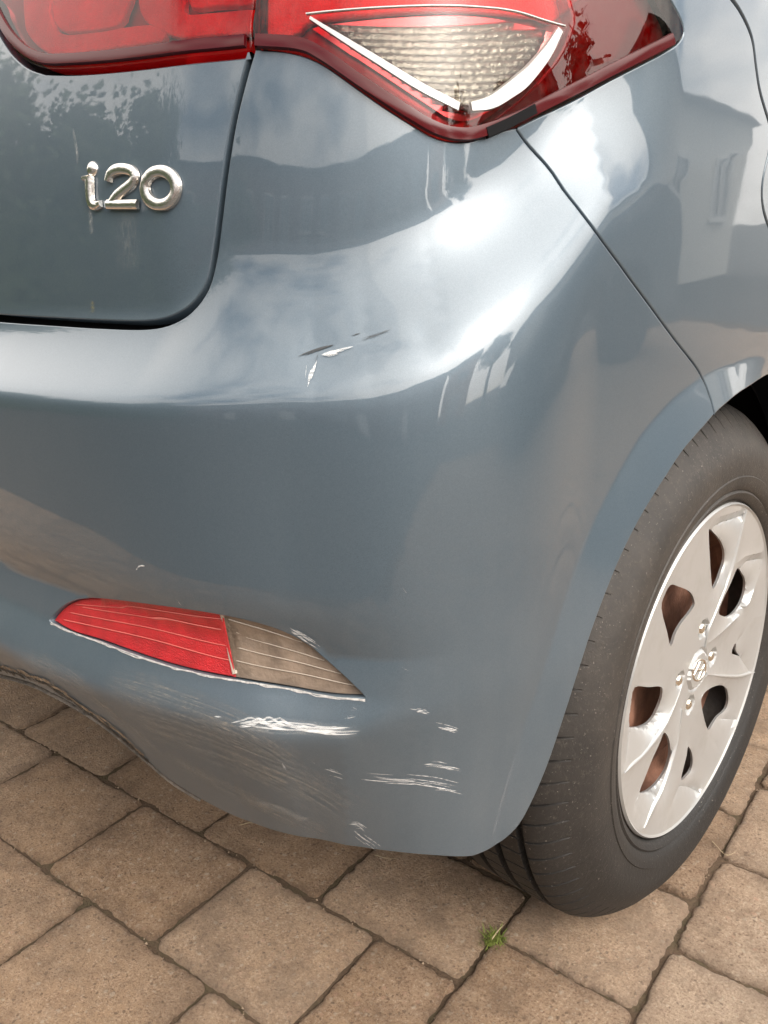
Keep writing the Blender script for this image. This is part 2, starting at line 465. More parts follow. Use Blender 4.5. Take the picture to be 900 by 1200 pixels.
# ---- outlines
tg_edge = U([(-60, 371), (0, 376), (60, 380), (120, 383.5), (170, 384.5), (200, 379), (225, 364), (244, 338), (254, 300), (260, 255), (267, 200), (276, 145), (288, 95), (299, 57)])
zt = tg_edge[0, 1]
tg_edge = np.vstack([[0, zt+.001], tg_edge])
lampA = U([(299, 57), (325, 58), (352, 63), (378, 74), (402, 90), (450, 124), (497, 154)])
lampB = U([(497, 154), (512, 161), (530, 165), (548, 165), (562, 161), (580, 154), (605, 149)])
lampC = U([(605, 149), (660, 122), (720, 90), (780, 59)])
lampD = U([(780, 59), (792, 52), (799, 44), (801, 36), (797, 22), (786, 2), (768, -30), (740, -70)], zmax=1.4)
lampE = U([(740, -70), (690, -110), (600, -125), (450, -112), (299, -80)], zmax=1.4)
lampF = U([(299, -80), (300, -40), (301, 0), (297, 30), (299, 57)], zmax=1.4)
tlA = U([(295, 57), (240, 63), (190, 69), (140, 75), (90, 79), (55, 79)])
tlB = U([(55, 79), (35, 72), (18, 58), (5, 40), (-8, 15), (-25, -15), (-60, -50)], zmax=1.4)
tlC = U([(-60, -50), (30, -62), (150, -72), (295, -80)], zmax=1.4)
bq = U([(605, 151), (640, 193), (668, 232), (700, 274), (730, 315), (760, 356), (790, 397), (820, 437), (831, 462), (838, 486)])
arch_e = U(ARCH_PX)
bot = U([(599, 978), (588, 987), (572, 997), (555, 1004)])
bot2 = U([(555, 1004), (500, 1003), (430, 995), (340, 979), (270, 955), (200, 915), (160, 880), (110, 841), (50, 807), (0, 791), (-60, 777)])
zb = bot2[-1, 1]
reflA = U([(58, 727), (66, 718), (77, 709), (92, 703.5), (110, 702.5), (140, 705), (200, 713), (258, 722), (310, 734), (345, 748), (375, 769), (402, 793), (427, 817)])
reflB = U([(427, 817), (380, 813), (300, 799), (200, 779), (120, 752), (80, 739), (58, 727)])
Q = cat
ctr_b = np.array([(0, zb), (0, .4), (0, zt+.001)])
bumper_loop = join(Q([(0, zt+.001), tg_edge[1]]), Q(tg_edge[1:]), Q(lampA), Q(lampB), Q(bq), Q(arch_e), Q(bot), Q(bot2), Q([bot2[-1], (0, zb)]), Q([(0, zb), (0, zt+.001)], .02))
refl_loop = join(Q(reflA, .004), Q(reflB, .004))
# extra rows where the crease bends
ss = np.arange(.0, CS+.45, .006); ex = []
for dz in (-.006, -.003, 0, .003, .006, .010): ex.append(np.stack([ss+.0005*dz, interp(ss, CRE_S, CRE_Z)+dz], -1))
ss = np.arange(.0, STR[4]+.02, .006)
for c_ in (STR[0:2], STR[2:4]):
    for dz in (-.004, 0, .004): ex.append(np.stack([ss, interp(ss, c_[0], c_[1])+dz], -1))
lipx = []
for dr in (-.006, -.003, -.001, .001, .003, .006):
    an_ = np.arange(R(2), R(200), .012); r_ = np.interp(an_, LIP[0], LIP[1])+dr; yy_ = r_*np.cos(an_); zz_ = WZ+r_*np.sin(an_)
    lipx.append(np.stack([np.interp(yy_, PY[:3000], kS[:3000]), zz_], -1))
ex = np.vstack(ex+lipx); lipx = np.vstack(lipx)
bumper = panel('rear_bumper', [bumper_loop, refl_loop], PAINT, car, .0065, extra=ex, flange=.016, both=True)
# ---- tailgate
zr = 1.06
top_l = cat([(0, zr), (.30, zr), (.50, zr-.01), (.56, zr-.03)], .02)
tl_top = tlC[-1]
tail_loop = join(Q([(0, zt+.001), tg_edge[1]]), Q(tg_edge[1:]), Q(tlA), Q(tlB), Q(tlC), Q([tlC[-1], (tlC[-1, 0]-.02, zr)]), Q([(tlC[-1, 0]-.02, zr), (0, zr)], .02), Q([(0, zr), (0, zt+.001)], .02))
tailgate = panel('tailgate', [tail_loop], PAINT, car, .007, both=True, flange=.014, shrink=.0062)
# ---- quarter panel and doors
xq, yq, _ = plan(np.linspace(1, 2.2, 500)); sq = np.linspace(1, 2.2, 500)
door_cut = U([(850, -10), (868, 15), (881, 45), (886, 80), (891, 110), (903, 150)], zmax=1.3, smax=2.2)
d_end = door_cut[-1]
sA = lambda y: float(np.interp(y, PY, kS))
a_end = RI[0]; 
arc_pts = [(sA(.335*math.cos(t)), WZ+.335*math.sin(t)) for t in np.linspace(math.pi-AI[0]+math.pi-math.pi, R(-8), 2)]
aq = U([(838, 486), (850, 475), (870, 459), (900, 440)])
A_q, R_q = polar(aq); arcq = [tuple(v) for v in aq]
for t in np.linspace(A_q[-1], R(2), 22)[1:]:
    r_ = .338+(R_q[-1]-.338)*max(0, 1-(A_q[-1]-t)/.4); arcq.append((sA(r_*math.cos(t)), WZ+r_*math.sin(t)))
print('arch front', np.degrees(A_q), R_q)
sd_x = sA(.36)
door_low = [tuple(d_end), (d_end[0]+.035, d_end[1]-.09), (sd_x+.02, .62), (sd_x+.045, .45), (sd_x+.05, .27)]
ZB = 1.02
quarter_loop = join(Q(bq), Q(arcq), Q([arcq[-1], (sd_x-.002, .20)]), Q([(sd_x-.002, .20), (door_low[-1][0], .20)]), Q([(door_low[-1][0], .20), door_low[-1]]), Q(door_low[::-1]), Q(door_cut[::-1]),
                    Q([door_cut[0], (door_cut[0, 0]-.02, 1.06)]), Q([(door_cut[0, 0]-.02, 1.06), (lampE[0, 0]+.02, 1.09), tuple(lampE[0])]), Q(lampD[::-1]), Q(lampC[::-1]))
quarter = panel('quarter_panel', [quarter_loop], PAINT, car, .0075, extra=lipx, mirror_too=True, shrink=.0020)
s_b = sA(1.32)
rdoor = join(Q(door_cut), Q(door_low), Q([door_low[-1], (s_b, .25)], .03), Q([(s_b, .25), (s_b, ZB)], .03), Q([(s_b, ZB), (door_cut[0, 0], ZB+.02), tuple(door_cut[0])], .02))
rear_door = panel('rear_door', [rdoor], PAINT, car, .02, mirror_too=True, shrink=.003)
s_f = sA(2.05)
panel('front_door', [join(Q([(s_b, .25), (s_f, .25)], .03), Q([(s_f, .25), (s_f, .95)], .03), Q([(s_f, .95), (s_b, ZB)], .03), Q([(s_b, ZB), (s_b, .25)], .03))], PAINT, car, .03, mirror_too=True)
fa = [(sA(2.57+.345*math.cos(t)), WZ+.345*math.sin(t)) for t in np.linspace(R(178), R(2), 24)]
s_n = S_END
panel('front_wing', [join(Q([(s_f, .25), fa[0]], .03), Q(fa, .02), Q([fa[-1], (fa[-1][0]+.02, .22)], .02), Q([(fa[-1][0]+.02, .22), (s_n-.02, .22)], .03), Q([(s_n-.02, .22), (s_n-.02, .78)], .03), Q([(s_n-.02, .78), (4.3, .90), (s_f, .95)], .03), Q([(s_f, .95), (s_f, .25)], .03))], PAINT, car, .03, mirror_too=True)
panel('sill', [join(Q([(door_low[-1][0]+.004, .20), (sA(2.2), .20)], .03), Q([(sA(2.2), .20), (sA(2.2), .247)], .03), Q([(sA(2.2), .247), (door_low[-1][0]+.004, .247)], .03))], BLACKPL, car, .03, mirror_too=True)
# glasshouse and roof
GLASS = simple('tinted_window_glass', (.015, .017, .02), .03, coat=1)
panel('side_window', [join(Q([(door_cut[0, 0]+.03, ZB+.04), (s_f-.1, ZB-.02)], .03), Q([(s_f-.1, ZB-.02), (s_f-.45, 1.36)], .03), Q([(s_f-.45, 1.36), (door_cut[0, 0]+.12, 1.36)], .03), Q([(door_cut[0, 0]+.12, 1.36), (door_cut[0, 0]+.03, ZB+.04)], .03))], GLASS, car, .03, mirror_too=True)
panel('rear_window', [join(Q([(0, zr+.004), (tlC[-1, 0]-.03, zr+.004)], .03), Q([(tlC[-1, 0]-.03, zr+.004), (tlC[-1, 0]-.06, 1.36)], .03), Q([(tlC[-1, 0]-.06, 1.36), (0, 1.36)], .03), Q([(0, 1.36), (0, zr+.004)], .03))], GLASS, car, .03, both=True)
panel('rear_pillar', [join(Q([(tlC[-1, 0]-.018, zr+.004), tuple(lampE[-1]+np.array([0, .004])), tuple(lampE[2]+np.array([0, .004])), tuple(lampE[0]+np.array([0, .004])), (door_cut[0, 0]-.02, 1.068), (door_cut[0, 0]+.028, 1.068)], .02),
      Q([(door_cut[0, 0]+.028, 1.068), (door_cut[0, 0]+.11, 1.38)], .03), Q([(door_cut[0, 0]+.11, 1.38), (tlC[-1, 0]-.058, 1.38)], .03), Q([(tlC[-1, 0]-.058, 1.38), (tlC[-1, 0]-.018, zr+.004)], .03))], PAINT, car, .03, mirror_too=True)
def roof():
    ss = np.r_[np.linspace(0, 1.2, 30), np.linspace(1.25, s_f-.45, 20)]
    E_ = Sfun(ss, np.full_like(ss, 1.385)); V = []; F = []; n = 8
    for e in E_:
        for k in range(-n, n+1):
            u = k/n; V.append((e[0]*u, e[1], 1.385+.09*(1-u*u)*min(1, (e[1]+.35)/.6)))
    w_ = 2*n+1
    for i in range(len(E_)-1):
        for k in range(2*n): F.append((i*w_+k, i*w_+k+1, (i+1)*w_+k+1, (i+1)*w_+k))
    mesh_obj('roof', V, F, PAINT, car)
    # windscreen and bonnet
    e = E_[-1]; b0 = Sfun(s_f+.15, .97); V = []; F = []
    rows = [(e[0], e[1], 1.385, .085), (b0[0]*.93, b0[1]+.25, .97, .06)]
    for (hx, y, z, c) in rows:
        for k in range(-n, n+1):
            u = k/n; V.append((hx*u, y+c*2*(1-u*u), z+c*.6*(1-u*u)))
    for k in range(2*n): F.append((k, k+1, w_+k+1, w_+k))
    mesh_obj('windscreen', V, F, GLASS, car)
    V = []; F = []; ys = np.linspace(s_f+.1, s_n-.03, 26)
    for s_ in ys:
        z_ = float(np.interp(s_, [s_f, 4.3, s_n], [.95, .90, .78])); q_ = Sfun(s_, z_)
        for k in range(-n, n+1):
            u = k/n; V.append((q_[0]*u, q_[1]-.004, z_+.06*(1-u*u)))
    for i in range(len(ys)-1):
        for k in range(2*n): F.append((i*w_+k, i*w_+k+1, (i+1)*w_+k+1, (i+1)*w_+k))
    mesh_obj('bonnet', V, F, PAINT, car)
roof()
# dark inner shell seen through the shut lines
def inner():
    ss = np.linspace(0, S_END, 170); zz = np.linspace(.385, 1.38, 38); V = []; F = []
    for z in zz:
        z_ = np.full_like(ss, z)
        X = Sfun(ss, z_, -.020); V += list(X)
    m = len(ss)
    for j in range(len(zz)-1):
        for i in range(m-1):
            zc_ = (zz[j]+zz[j+1])/2; y_ = PY[np.searchsorted(kS, (ss[i]+ss[i+1])/2)]
            if min(math.hypot(y_, zc_-WZ), math.hypot(y_-2.57, zc_-WZ)) < .405 or (ss[i] > s_f and zc_ > .78): continue
            F.append((j*m+i, j*m+i+1, (j+1)*m+i+1, (j+1)*m+i))
    V = np.array(V); k = len(V); V = np.vstack([V, V*np.array([-1, 1, 1])]); F = F+[tuple(i+k for i in f[::-1]) for f in F]
    mesh_obj('inner_shell', V, F, GAP, car)
inner()
bm = bmesh.new(); bbox(bm, (0, 1.5, .30), (1.1, 2.9, .10), bev=.02); bm_obj('underbody', bm, GAP, car)
def liner(yc, sx):
    V = []; F = []; n = 40
    pr = [(.80, .350), (.79, .366), (.62, .366), (.60, .10)]
    for i in range(n+1):
        t = R(-5)+(R(190))*i/n
        for x, r in pr: V.append((x*sx, yc+r*math.cos(t), WZ+r*math.sin(t)))
    k = len(pr)
    for i in range(n):
        for j in range(k-1): F.append((i*k+j, i*k+j+1, (i+1)*k+j+1, (i+1)*k+j))
    mesh_obj('wheel_arch_liner', V, F, GAP, car)
for yc in (0, 2.57):
    for sx in (1, -1): liner(yc, sx)

# lower lip moulding under the bumper's left part
lipm = U([(-60, 779), (0, 793), (50, 809), (110, 843), (160, 882), (200, 916), (235, 938)])
MOULD = simple('dusty_black_plastic', (.075, .062, .050), .8, bump=(300, .8), var=.5, vscale=160)
ribbon('lower_lip', [(0.0, lipm[0, 1]-.002)]+[tuple(v) for v in lipm], [.0030, .0028, .0005], MOULD, car, off=-.003, prof=[(-.5, 0), (-.4, .0035), (.2, .0045), (.5, 0)])

# ------------------------------------------------------------------ tail lamps
def lens_mat(name, tint, dirt=0., rough=.01):
    k = NT(name); t = k.n('ShaderNodeBsdfTransparent'); t.inputs[0].default_value = (*tint, 1)
    g = k.n('ShaderNodeBsdfGlossy'); g.inputs['Roughness'].default_value = rough
    f = k.n('ShaderNodeFresnel'); f.inputs['IOR'].default_value = 1.42
    m = k.n('ShaderNodeMixShader'); k.l(f.outputs[0], m.inputs[0]); k.l(t.outputs[0], m.inputs[1]); k.l(g.outputs[0], m.inputs[2])
    last = m
    if dirt:
        d = k.n('ShaderNodeBsdfDiffuse'); d.inputs[0].default_value = (.42, .38, .32, 1)
        q = k.math('MULTIPLY', k.ramp(k.noise(k.pos(), 140, 6, .7), .42, .85), dirt)
        m2 = k.n('ShaderNodeMixShader'); k.l(q, m2.inputs[0]); k.l(m.outputs[0], m2.inputs[1]); k.l(d.outputs[0], m2.inputs[2]); last = m2
    k.l(last.outputs[0], k.out.inputs['Surface']); return k.m
RED_LENS = lens_mat('red_lens', (.90, .09, .10), .05)
DARK_LENS = lens_mat('dark_red_lens', (.50, .05, .05), .05)
CLEAR_LENS = lens_mat('clear_lens', (.97, .96, .93), .08)
RED_IN = simple('red_reflector', (.80, .02, .03), .35, coat=.6, bump=(700, .4), var=.15, vscale=40)
DKRED = simple('dark_red_housing', (.26, .030, .028), .35, coat=.8)
RIMRED = simple('red_lens_rim', (.065, .004, .006), .14); RIMRED.node_tree.nodes['Principled BSDF'].inputs['Specular IOR Level'].default_value = .3
CHROME = simple('bright_reflector', (.60, .58, .55), .25, metal=.9)
WHITEPL = simple('white_light_guide', (.50, .50, .50), .30, coat=.5)
BEIGE = simple('silvered_rib', (.56, .54, .50), .20, metal=.85, bump=(260, .8))
clear_o = join(U([(360, 22), (400, 17), (450, 13), (500, 11), (560, 12), (610, 19), (660, 33)]), U([(660, 33), (644, 64), (622, 92), (600, 113), (578, 128), (562, 134), (546, 134), (531, 128)]), U([(531, 128), (490, 102), (430, 65), (360, 22)]))
clear_loop = join(Q(U([(360, 22), (400, 17), (450, 13), (500, 11), (560, 12), (610, 19), (660, 33)])), Q(U([(660, 33), (644, 64), (622, 92), (600, 113), (578, 128), (562, 134), (546, 134), (531, 128)])), Q(U([(531, 128), (490, 102), (430, 65), (360, 22)])))
lamp_loop = join(Q(lampA), Q(lampB), Q(lampC), Q(lampD), Q(lampE), Q(lampF))
tl_loop = join(Q(tlA), Q(tlB), Q(tlC), Q(U([(295, -80), (297, -40), (297, 0), (293, 30), (295, 57)], zmax=1.4)))
split_loop = join(Q(U([(303, 52), (350, 55), (376, 66)])), Q(U([(376, 66), (520, 150), (555, 152), (575, 141), (612, 112), (648, 74), (668, 30), (662, 0), (655, -60)], zmax=1.4)), Q(U([(655, -60), (450, -90), (303, -75)], zmax=1.4)), Q(U([(303, -75), (304, 0), (303, 52)], zmax=1.4)))
OFF = .0035
def lamp_group(name, loop, holes, lens):
    hous = panel(name, [loop], DKRED, car, .012, off=-.016, flange=0, shrink=.001)
    l_ = panel('lens', [loop]+holes, lens, hous, .007, off=OFF-.003, flange=.010, shrink=.0012, dome=.004, rnd=.002)
    return hous
lamp = lamp_group('tail_lamp', lamp_loop, [split_loop], DARK_LENS)
panel('red_lens', [split_loop, clear_loop], RED_LENS, lamp, .007, off=OFF+.001, flange=0, shrink=-.0002)
panel('clear_lens', [clear_loop], CLEAR_LENS, lamp, .008, off=OFF+.0012, flange=.0, shrink=.0)
tgl = lamp_group('tail_lamp', tl_loop, [], RED_LENS)
def inlay(pts, mat, parent, name='light_guide', off=-.010, fl=.005, z=1.4):
    return panel(name, [join(Q(U(pts+[pts[0]], zmax=z), .006))], mat, parent, .009, off=off, flange=fl, shrink=0, rnd=.002)
inlay([(14, -20), (15, 8), (20, 32), (47, 54), (90, 51), (176, 37), (173, 29), (160, 23), (100, 31), (62, 35), (50, 27), (43, 5), (43, -20)], RED_IN, tgl)
inlay([(52, -25), (51, 2), (55, 20), (66, 28), (95, 27), (126, 20), (134, 5), (135, -25)], RED_IN, tgl, off=-.008)
inlay([(150, -25), (152, 2), (165, 19), (198, 33), (240, 30), (288, 25), (288, 5), (240, 8), (206, 10), (200, -2), (200, -25)], RED_IN, tgl)
inlay([(215, -30), (216, -2), (250, -4), (286, -7), (286, -32)], RED_IN, tgl, off=-.008)
inlay([(308, -30), (308, 34), (345, 26), (358, 14), (450, 4), (560, 3), (640, 12), (655, 18), (658, -30)], RED_IN, lamp, off=-.009)
# clear reversing section: housing, ribs, bright borders
panel('reverse_lamp_bowl', [clear_loop], CHROME, lamp, .008, off=-.013, flange=0, shrink=-.001)
for yy in np.arange(24, 124, 8.5):
    xl = 360+(yy-22)*1.60+17; xr = float(np.interp(yy, [20, 33, 64, 92, 113, 128], [600, 655, 640, 618, 596, 574]))-6
    if xr-xl < 14: continue
    pts = U([(x, yy+3.5*math.sin((x-xl)/(xr-xl)*math.pi)) for x in np.linspace(xl, xr, 7)])
    ribbon('rib', pts, .0062, BEIGE, lamp, off=-.012, prof=[(-.5, 0), (-.30, .0035), (.1, .0055), (.5, .0)])
ribbon('light_guide', U([(366, 25), (430, 66), (490, 104), (534, 127)]), [.002, .0045, .0060, .0060], WHITEPL, lamp, off=.0046, prof=[(-.5, -.002), (-.42, .0006), (.42, .0006), (.5, -.002)])
ribbon('light_guide', U([(652, 37), (636, 64), (614, 90), (592, 108), (570, 122), (548, 127)]), [.005, .010, .012, .010, .006], WHITEPL, lamp, off=.0046, prof=[(-.5, -.002), (-.42, .0006), (.42, .0006), (.5, -.002)])
ribbon('trim_line', U([(362, 21), (450, 13), (540, 11), (600, 17), (657, 33)]), .0010, WHITEPL, lamp, off=.0050, prof=[(-.5, -.001), (-.3, .001), (.3, .001), (.5, -.001)])
ribbon('lens_rim', U([(303, 50), (352, 54), (380, 67), (430, 102), (480, 135), (510, 152), (535, 158), (560, 155), (605, 138), (660, 111), (720, 80), (784, 47)]), .0085, RIMRED, lamp, off=.0046, prof=[(-.5, -.003), (-.42, .0002), (0, .0005), (.42, .0002), (.5, -.003)])
ribbon('black_insert', U([(566, 157), (590, 146), (622, 129)]), .0075, GAP, lamp, off=.0052, prof=[(-.5, -.003), (-.4, .0003), (.4, .0003), (.5, -.003)])
ribbon('lens_rim', U([(291, 50), (240, 55), (190, 61), (140, 67), (90, 71), (58, 71), (38, 64), (22, 50), (10, 34), (-6, 4)], zmax=1.3), .008, RIMRED, tgl, off=.0046, prof=[(-.5, -.003), (-.42, .0002), (0, .0005), (.42, .0002), (.5, -.003)])
for lp, nm in ((lamp, 0), (tgl, 0)):
    c = lp.copy(); c.scale.x = -1; COL.objects.link(c); c.parent = car
    for ch in list(lp.children):
        d_ = ch.copy(); COL.objects.link(d_); d_.parent = c

def n1_(x, seed):
    r = math.sin(x*12.9898+seed*78.233)*43758.5453; return (r-math.floor(r))*2-1
def vn_(x, seed):
    i = math.floor(x); f = x-i; f = f*f*(3-2*f); return n1_(i, seed)*(1-f)+n1_(i+1, seed)*f
# ------------------------------------------------------------------ bumper reflector
REFRED = simple('red_reflex_plastic', (.42, .012, .016), .38, coat=.5, bump=(900, .6), var=.2, vscale=90)
REFCLR = simple('dusty_clear_plastic', (.165, .125, .095), .28, coat=.5, bump=(260, .5), var=.35, vscale=60)
split_up, split_dn = U([(258, 724)])[0], U([(273, 794)])[0]
def cut_loop(L, a, b, left):
    n = b-a; sd_ = (L[:, 0]-a[0])*n[1]-(L[:, 1]-a[1])*n[0]
    keep = sd_ < 0 if left else sd_ > 0
    out = []; m = len(L)
    for i in range(m):
        j = (i+1) % m
        if keep[i]: out.append(L[i])
        if keep[i] != keep[j]:
            t = sd_[i]/(sd_[i]-sd_[j]); out.append(L[i]+t*(L[j]-L[i]))
    return np.array(out)
refl = panel('bumper_reflector', [refl_loop], GAP, car, .010, off=-.0085, flange=0, shrink=-.002)
lf = (refl_loop[:, 0].mean() > 0)
RL = cut_loop(refl_loop, split_up, split_dn, True); RR_ = cut_loop(refl_loop, split_up, split_dn, False)
if RL[:, 0].mean() > RR_[:, 0].mean(): RL, RR_ = RR_, RL
panel('red_lens', [RL], REFRED, refl, .008, off=-.0045, flange=.003, shrink=.0008)
panel('clear_lens', [RR_], REFCLR, refl, .008, off=-.0045, flange=.003, shrink=.0008)
LINE = simple('moulded_line', (.34, .29, .24), .5)
PINKL = simple('red_moulded_line', (.52, .12, .10), .5)
for k_, (a_, b_, c_) in enumerate([((84, 709), (262, 730), (352, 757)), ((92, 712.5), (264, 743), (378, 776)), ((78, 719), (268, 759), (398, 792)), ((70, 727), (271, 776), (414, 806))]):
    m1 = ((a_[0]+b_[0])/2, (a_[1]+b_[1])/2-1.5); m2 = ((b_[0]+c_[0])/2, (b_[1]+c_[1])/2-1.)
    ribbon('moulded_line', U([a_, m1, (b_[0]-2, b_[1])]), .0008, PINKL, refl, off=-.0042, prof=[(-.5, 0), (0, .0006), (.5, 0)])
    ribbon('moulded_line', U([(b_[0]+3, b_[1]), m2, c_]), .0008, LINE, refl, off=-.0042, prof=[(-.5, 0), (0, .0006), (.5, 0)])
ribbon('divider', U([(257, 724), (265, 758), (272, 791)]), .0045, simple('grey_divider', (.42, .36, .30), .5), refl, off=-.0043, prof=[(-.5, 0), (-.3, .001), (.3, .001), (.5, 0)])
DUSTL = simple('dried_dust', (.42, .41, .40), .9, bump=(500, .8), var=.25, vscale=300)
c = refl.copy(); c.scale.x = -1; COL.objects.link(c); c.parent = car
for ch in list(refl.children):
    d_ = ch.copy(); COL.objects.link(d_); d_.parent = c
rng2 = random.Random(3)
parts = []
pp = cat(U([(60, 729), (80, 739), (120, 753), (200, 781), (300, 800.5), (380, 815), (428, 819.5)]), .0012)
for i in range(len(pp)-1):
    u_ = i/len(pp); w_ = (.0007+.0005*max(0, vn_(i*.11, 4)+.4))*(1.1 if u_ < .6 else .8)
    for q_ in range(2):
        o_ = np.array([0, (-.0007*vn_(i*.16, 8+q_)-.0005)*(q_+.2)])
        parts.append(ribbon(None, [pp[i]+o_, pp[i+1]+o_], [w_, w_], None, None, off=.0003+.0002*q_, raw=True))
merge('dust_line', parts, DUSTL, bumper, smooth=False)

def scr_mat():
    k = NT('white_scratch'); k.b.inputs['Base Color'].default_value = (.66, .67, .67, 1); k.b.inputs['Roughness'].default_value = .75
    k.l(k.math('MULTIPLY', k.ramp(k.noise(k.pos((.22, .22, 3.2)), 230, 5, .7), .34, .62), .88), k.b.inputs['Alpha']); return k.m
SCR = scr_mat()
DKSCR = simple('dark_scratch', (.035, .04, .045), .5)
def smear_mat(name, col, amt, sc=(14, 14, 160)):
    k = NT(name); k.b.inputs['Base Color'].default_value = (*col, 1); k.b.inputs['Roughness'].default_value = .85
    f = k.ramp(k.noise(k.pos(), 60, 6, .75, 1.0), .46, .72); g = k.ramp(k.noise(k.pos(), 420, 4, .7), .40, .62)
    uv = k.n('ShaderNodeUVMap'); sp_ = k.n('ShaderNodeSeparateXYZ'); k.l(uv.outputs[0], sp_.inputs[0])
    e = k.math('MULTIPLY', k.math('SUBTRACT', 1, k.math('POWER', k.math('ABSOLUTE', k.math('SUBTRACT', k.math('MULTIPLY', sp_.outputs[1], 2), 1)), 1.6)), k.math('SUBTRACT', 1, k.math('POWER', k.math('ABSOLUTE', k.math('SUBTRACT', k.math('MULTIPLY', sp_.outputs[0], 2), 1)), 3)))
    st = k.n('ShaderNodeTexNoise'); cm = k.n('ShaderNodeMapping'); cm.inputs['Scale'].default_value = (2.5, 22, 1); k.l(uv.outputs[0], cm.inputs[0]); k.l(cm.outputs[0], st.inputs['Vector']); st.inputs['Scale'].default_value = 1.6; st.inputs['Detail'].default_value = 6
    a = k.math('MULTIPLY', k.math('MULTIPLY', k.ramp(st.outputs['Fac'], .42, .70), e), k.math('ADD', .35, k.math('MULTIPLY', f, .65)))
    k.l(k.math('MULTIPLY', k.math('MULTIPLY', a, k.math('ADD', .5, g)), amt), k.b.inputs['Alpha']); return k.m
SMEAR = smear_mat('dried_mud_smear', (.33, .30, .26), 1.1); PALE = smear_mat('pale_scuff', (.60, .60, .58), 1.1)
def smear(pts, width, mat, parent=None):
    P = cat(U(pts), .004); t = np.gradient(P, axis=0); t /= np.hypot(*t.T)[:, None]; n = np.stack([-t[:, 1], t[:, 0]], -1); V = []; uv = []; m = len(P); kk = 5
    for i in range(m):
        for j in range(kk):
            f_ = j/(kk-1); q_ = P[i]+n[i]*width*(f_-.5); V.append(Sfun(max(q_[0], 0), q_[1])+Snorm(q_[0], q_[1])*.0005); uv.append((i/(m-1), f_))
    F = [(i*kk+j, i*kk+j+1, (i+1)*kk+j+1, (i+1)*kk+j) for i in range(m-1) for j in range(kk-1)]
    o_ = mesh_obj('dirt_smear', V, F, mat, parent or bumper, True); ul = o_.data.uv_layers.new(name='UVMap')
    for lp_ in o_.data.loops: ul.data[lp_.index].uv = uv[lp_.vertex_index]
    return o_
smear([(150, 842), (230, 868), (320, 905), (420, 962)], .055, SMEAR)
smear([(120, 800), (200, 826), (290, 862), (360, 905)], .035, SMEAR)
smear([(190, 880), (250, 915), (320, 950), (400, 985)], .030, SMEAR)
smear([(20, 765), (90, 800), (150, 850), (200, 895)], .022, SMEAR)
smear([(300, 938), (330, 948), (362, 962)], .010, PALE)
smear([(275, 845), (340, 852), (420, 858)], .012, PALE)
smear([(0, 600), (60, 640), (140, 650)], .05, smear_mat('thin_dust', (.30, .30, .28), .35))
smear([(575, 985), (590, 930), (602, 890)], .005, smear_mat('faint_rub', (.42, .44, .46), .6))
smear([(106, 243), (107, 258), (108, 275)], .006, PALE, tailgate)
smear([(150, 244), (150, 280), (151, 320)], .030, smear_mat('water_run', (.55, .54, .50), .30), tailgate)
smear([(109, 352), (109, 360), (109, 368)], .006, smear_mat('yellow_lichen', (.55, .45, .12), 1.0), tailgate)
smear([(86, 150), (90, 172), (92, 192)], .004, PALE, tailgate)
def strokes(name, items, mat, off=.0006):
    """a bundle of fine scratches: (pixel polyline, width in mm, count, spread in px)"""
    q = random.Random(len(items)*7+3); parts = []
    for pts, w_, n_, spd in items:
        for k in range(n_):
            o = (q.gauss(0, spd), q.gauss(0, spd)); j = [(x+o[0]+q.gauss(0, .5), y+o[1]+q.gauss(0, .5)) for x, y in pts]
            if n_ > 1:
                P_ = np.array(j); c_ = P_.mean(0); L_ = .45+.6*q.random(); sh = (P_[-1]-P_[0])*q.uniform(-.35, .35)*(1-L_*.5); j = [tuple(c_+(p_-c_)*L_+sh) for p_ in P_]
            parts.append(ribbon(None, U(j), w_*.001*(.5+.8*q.random()), None, None, off=off+.0001*(k % 3), step=.003, taper=True))
    o_ = merge(name, parts, mat, bumper, smooth=False); o_['kind'] = 'stuff'; return o_
strokes('scratch', [([(278, 849), (300, 845), (312, 840), (330, 850), (360, 854)], 1.1, 9, 2.2), ([(350, 851), (380, 857), (415, 856)], 1.2, 9, 1.8), ([(300, 846), (350, 853), (410, 855)], 0.8, 7, 2.2), ([(404, 842), (418, 838)], 1.0, 3, 2), ([(408, 830), (416, 832)], .9, 2, 1)], SCR)
strokes('scratch', [([(481, 831), (490, 832), (503, 835)], .8, 4, 1.0), ([(512, 851), (525, 854), (538, 858)], .8, 5, 2.2), ([(382, 903), (392, 906), (402, 910)], .7, 4, 2.0), ([(500, 896), (518, 897), (538, 902)], .7, 7, 2.2), ([(432, 911), (460, 913), (500, 915)], .7, 8, 2.0), ([(470, 913), (500, 917), (530, 923)], .6, 8, 2.8), ([(505, 921), (520, 923), (536, 927)], .7, 4, 1.6)], SCR)
strokes('scratch', [([(415, 967), (425, 968), (434, 974)], .45, 8, 3), ([(420, 975), (432, 984), (442, 992)], .38, 8, 4), ([(331, 896), (336, 906)], .9, 2, 1), ([(366, 893), (371, 895)], .7, 2, .6), ([(253, 838), (262, 841)], .8, 2, .8)], SCR)
strokes('scratch', [([(208, 703), (214, 709)], .8, 3, 1.2), ([(162, 667), (166, 661), (173, 662)], .7, 2, .5), ([(343, 738), (360, 748), (374, 757)], .8, 9, 1.6), ([(473, 688), (476, 694)], 1.0, 1, 0), ([(470, 780), (478, 786)], .5, 2, 1)], SCR)
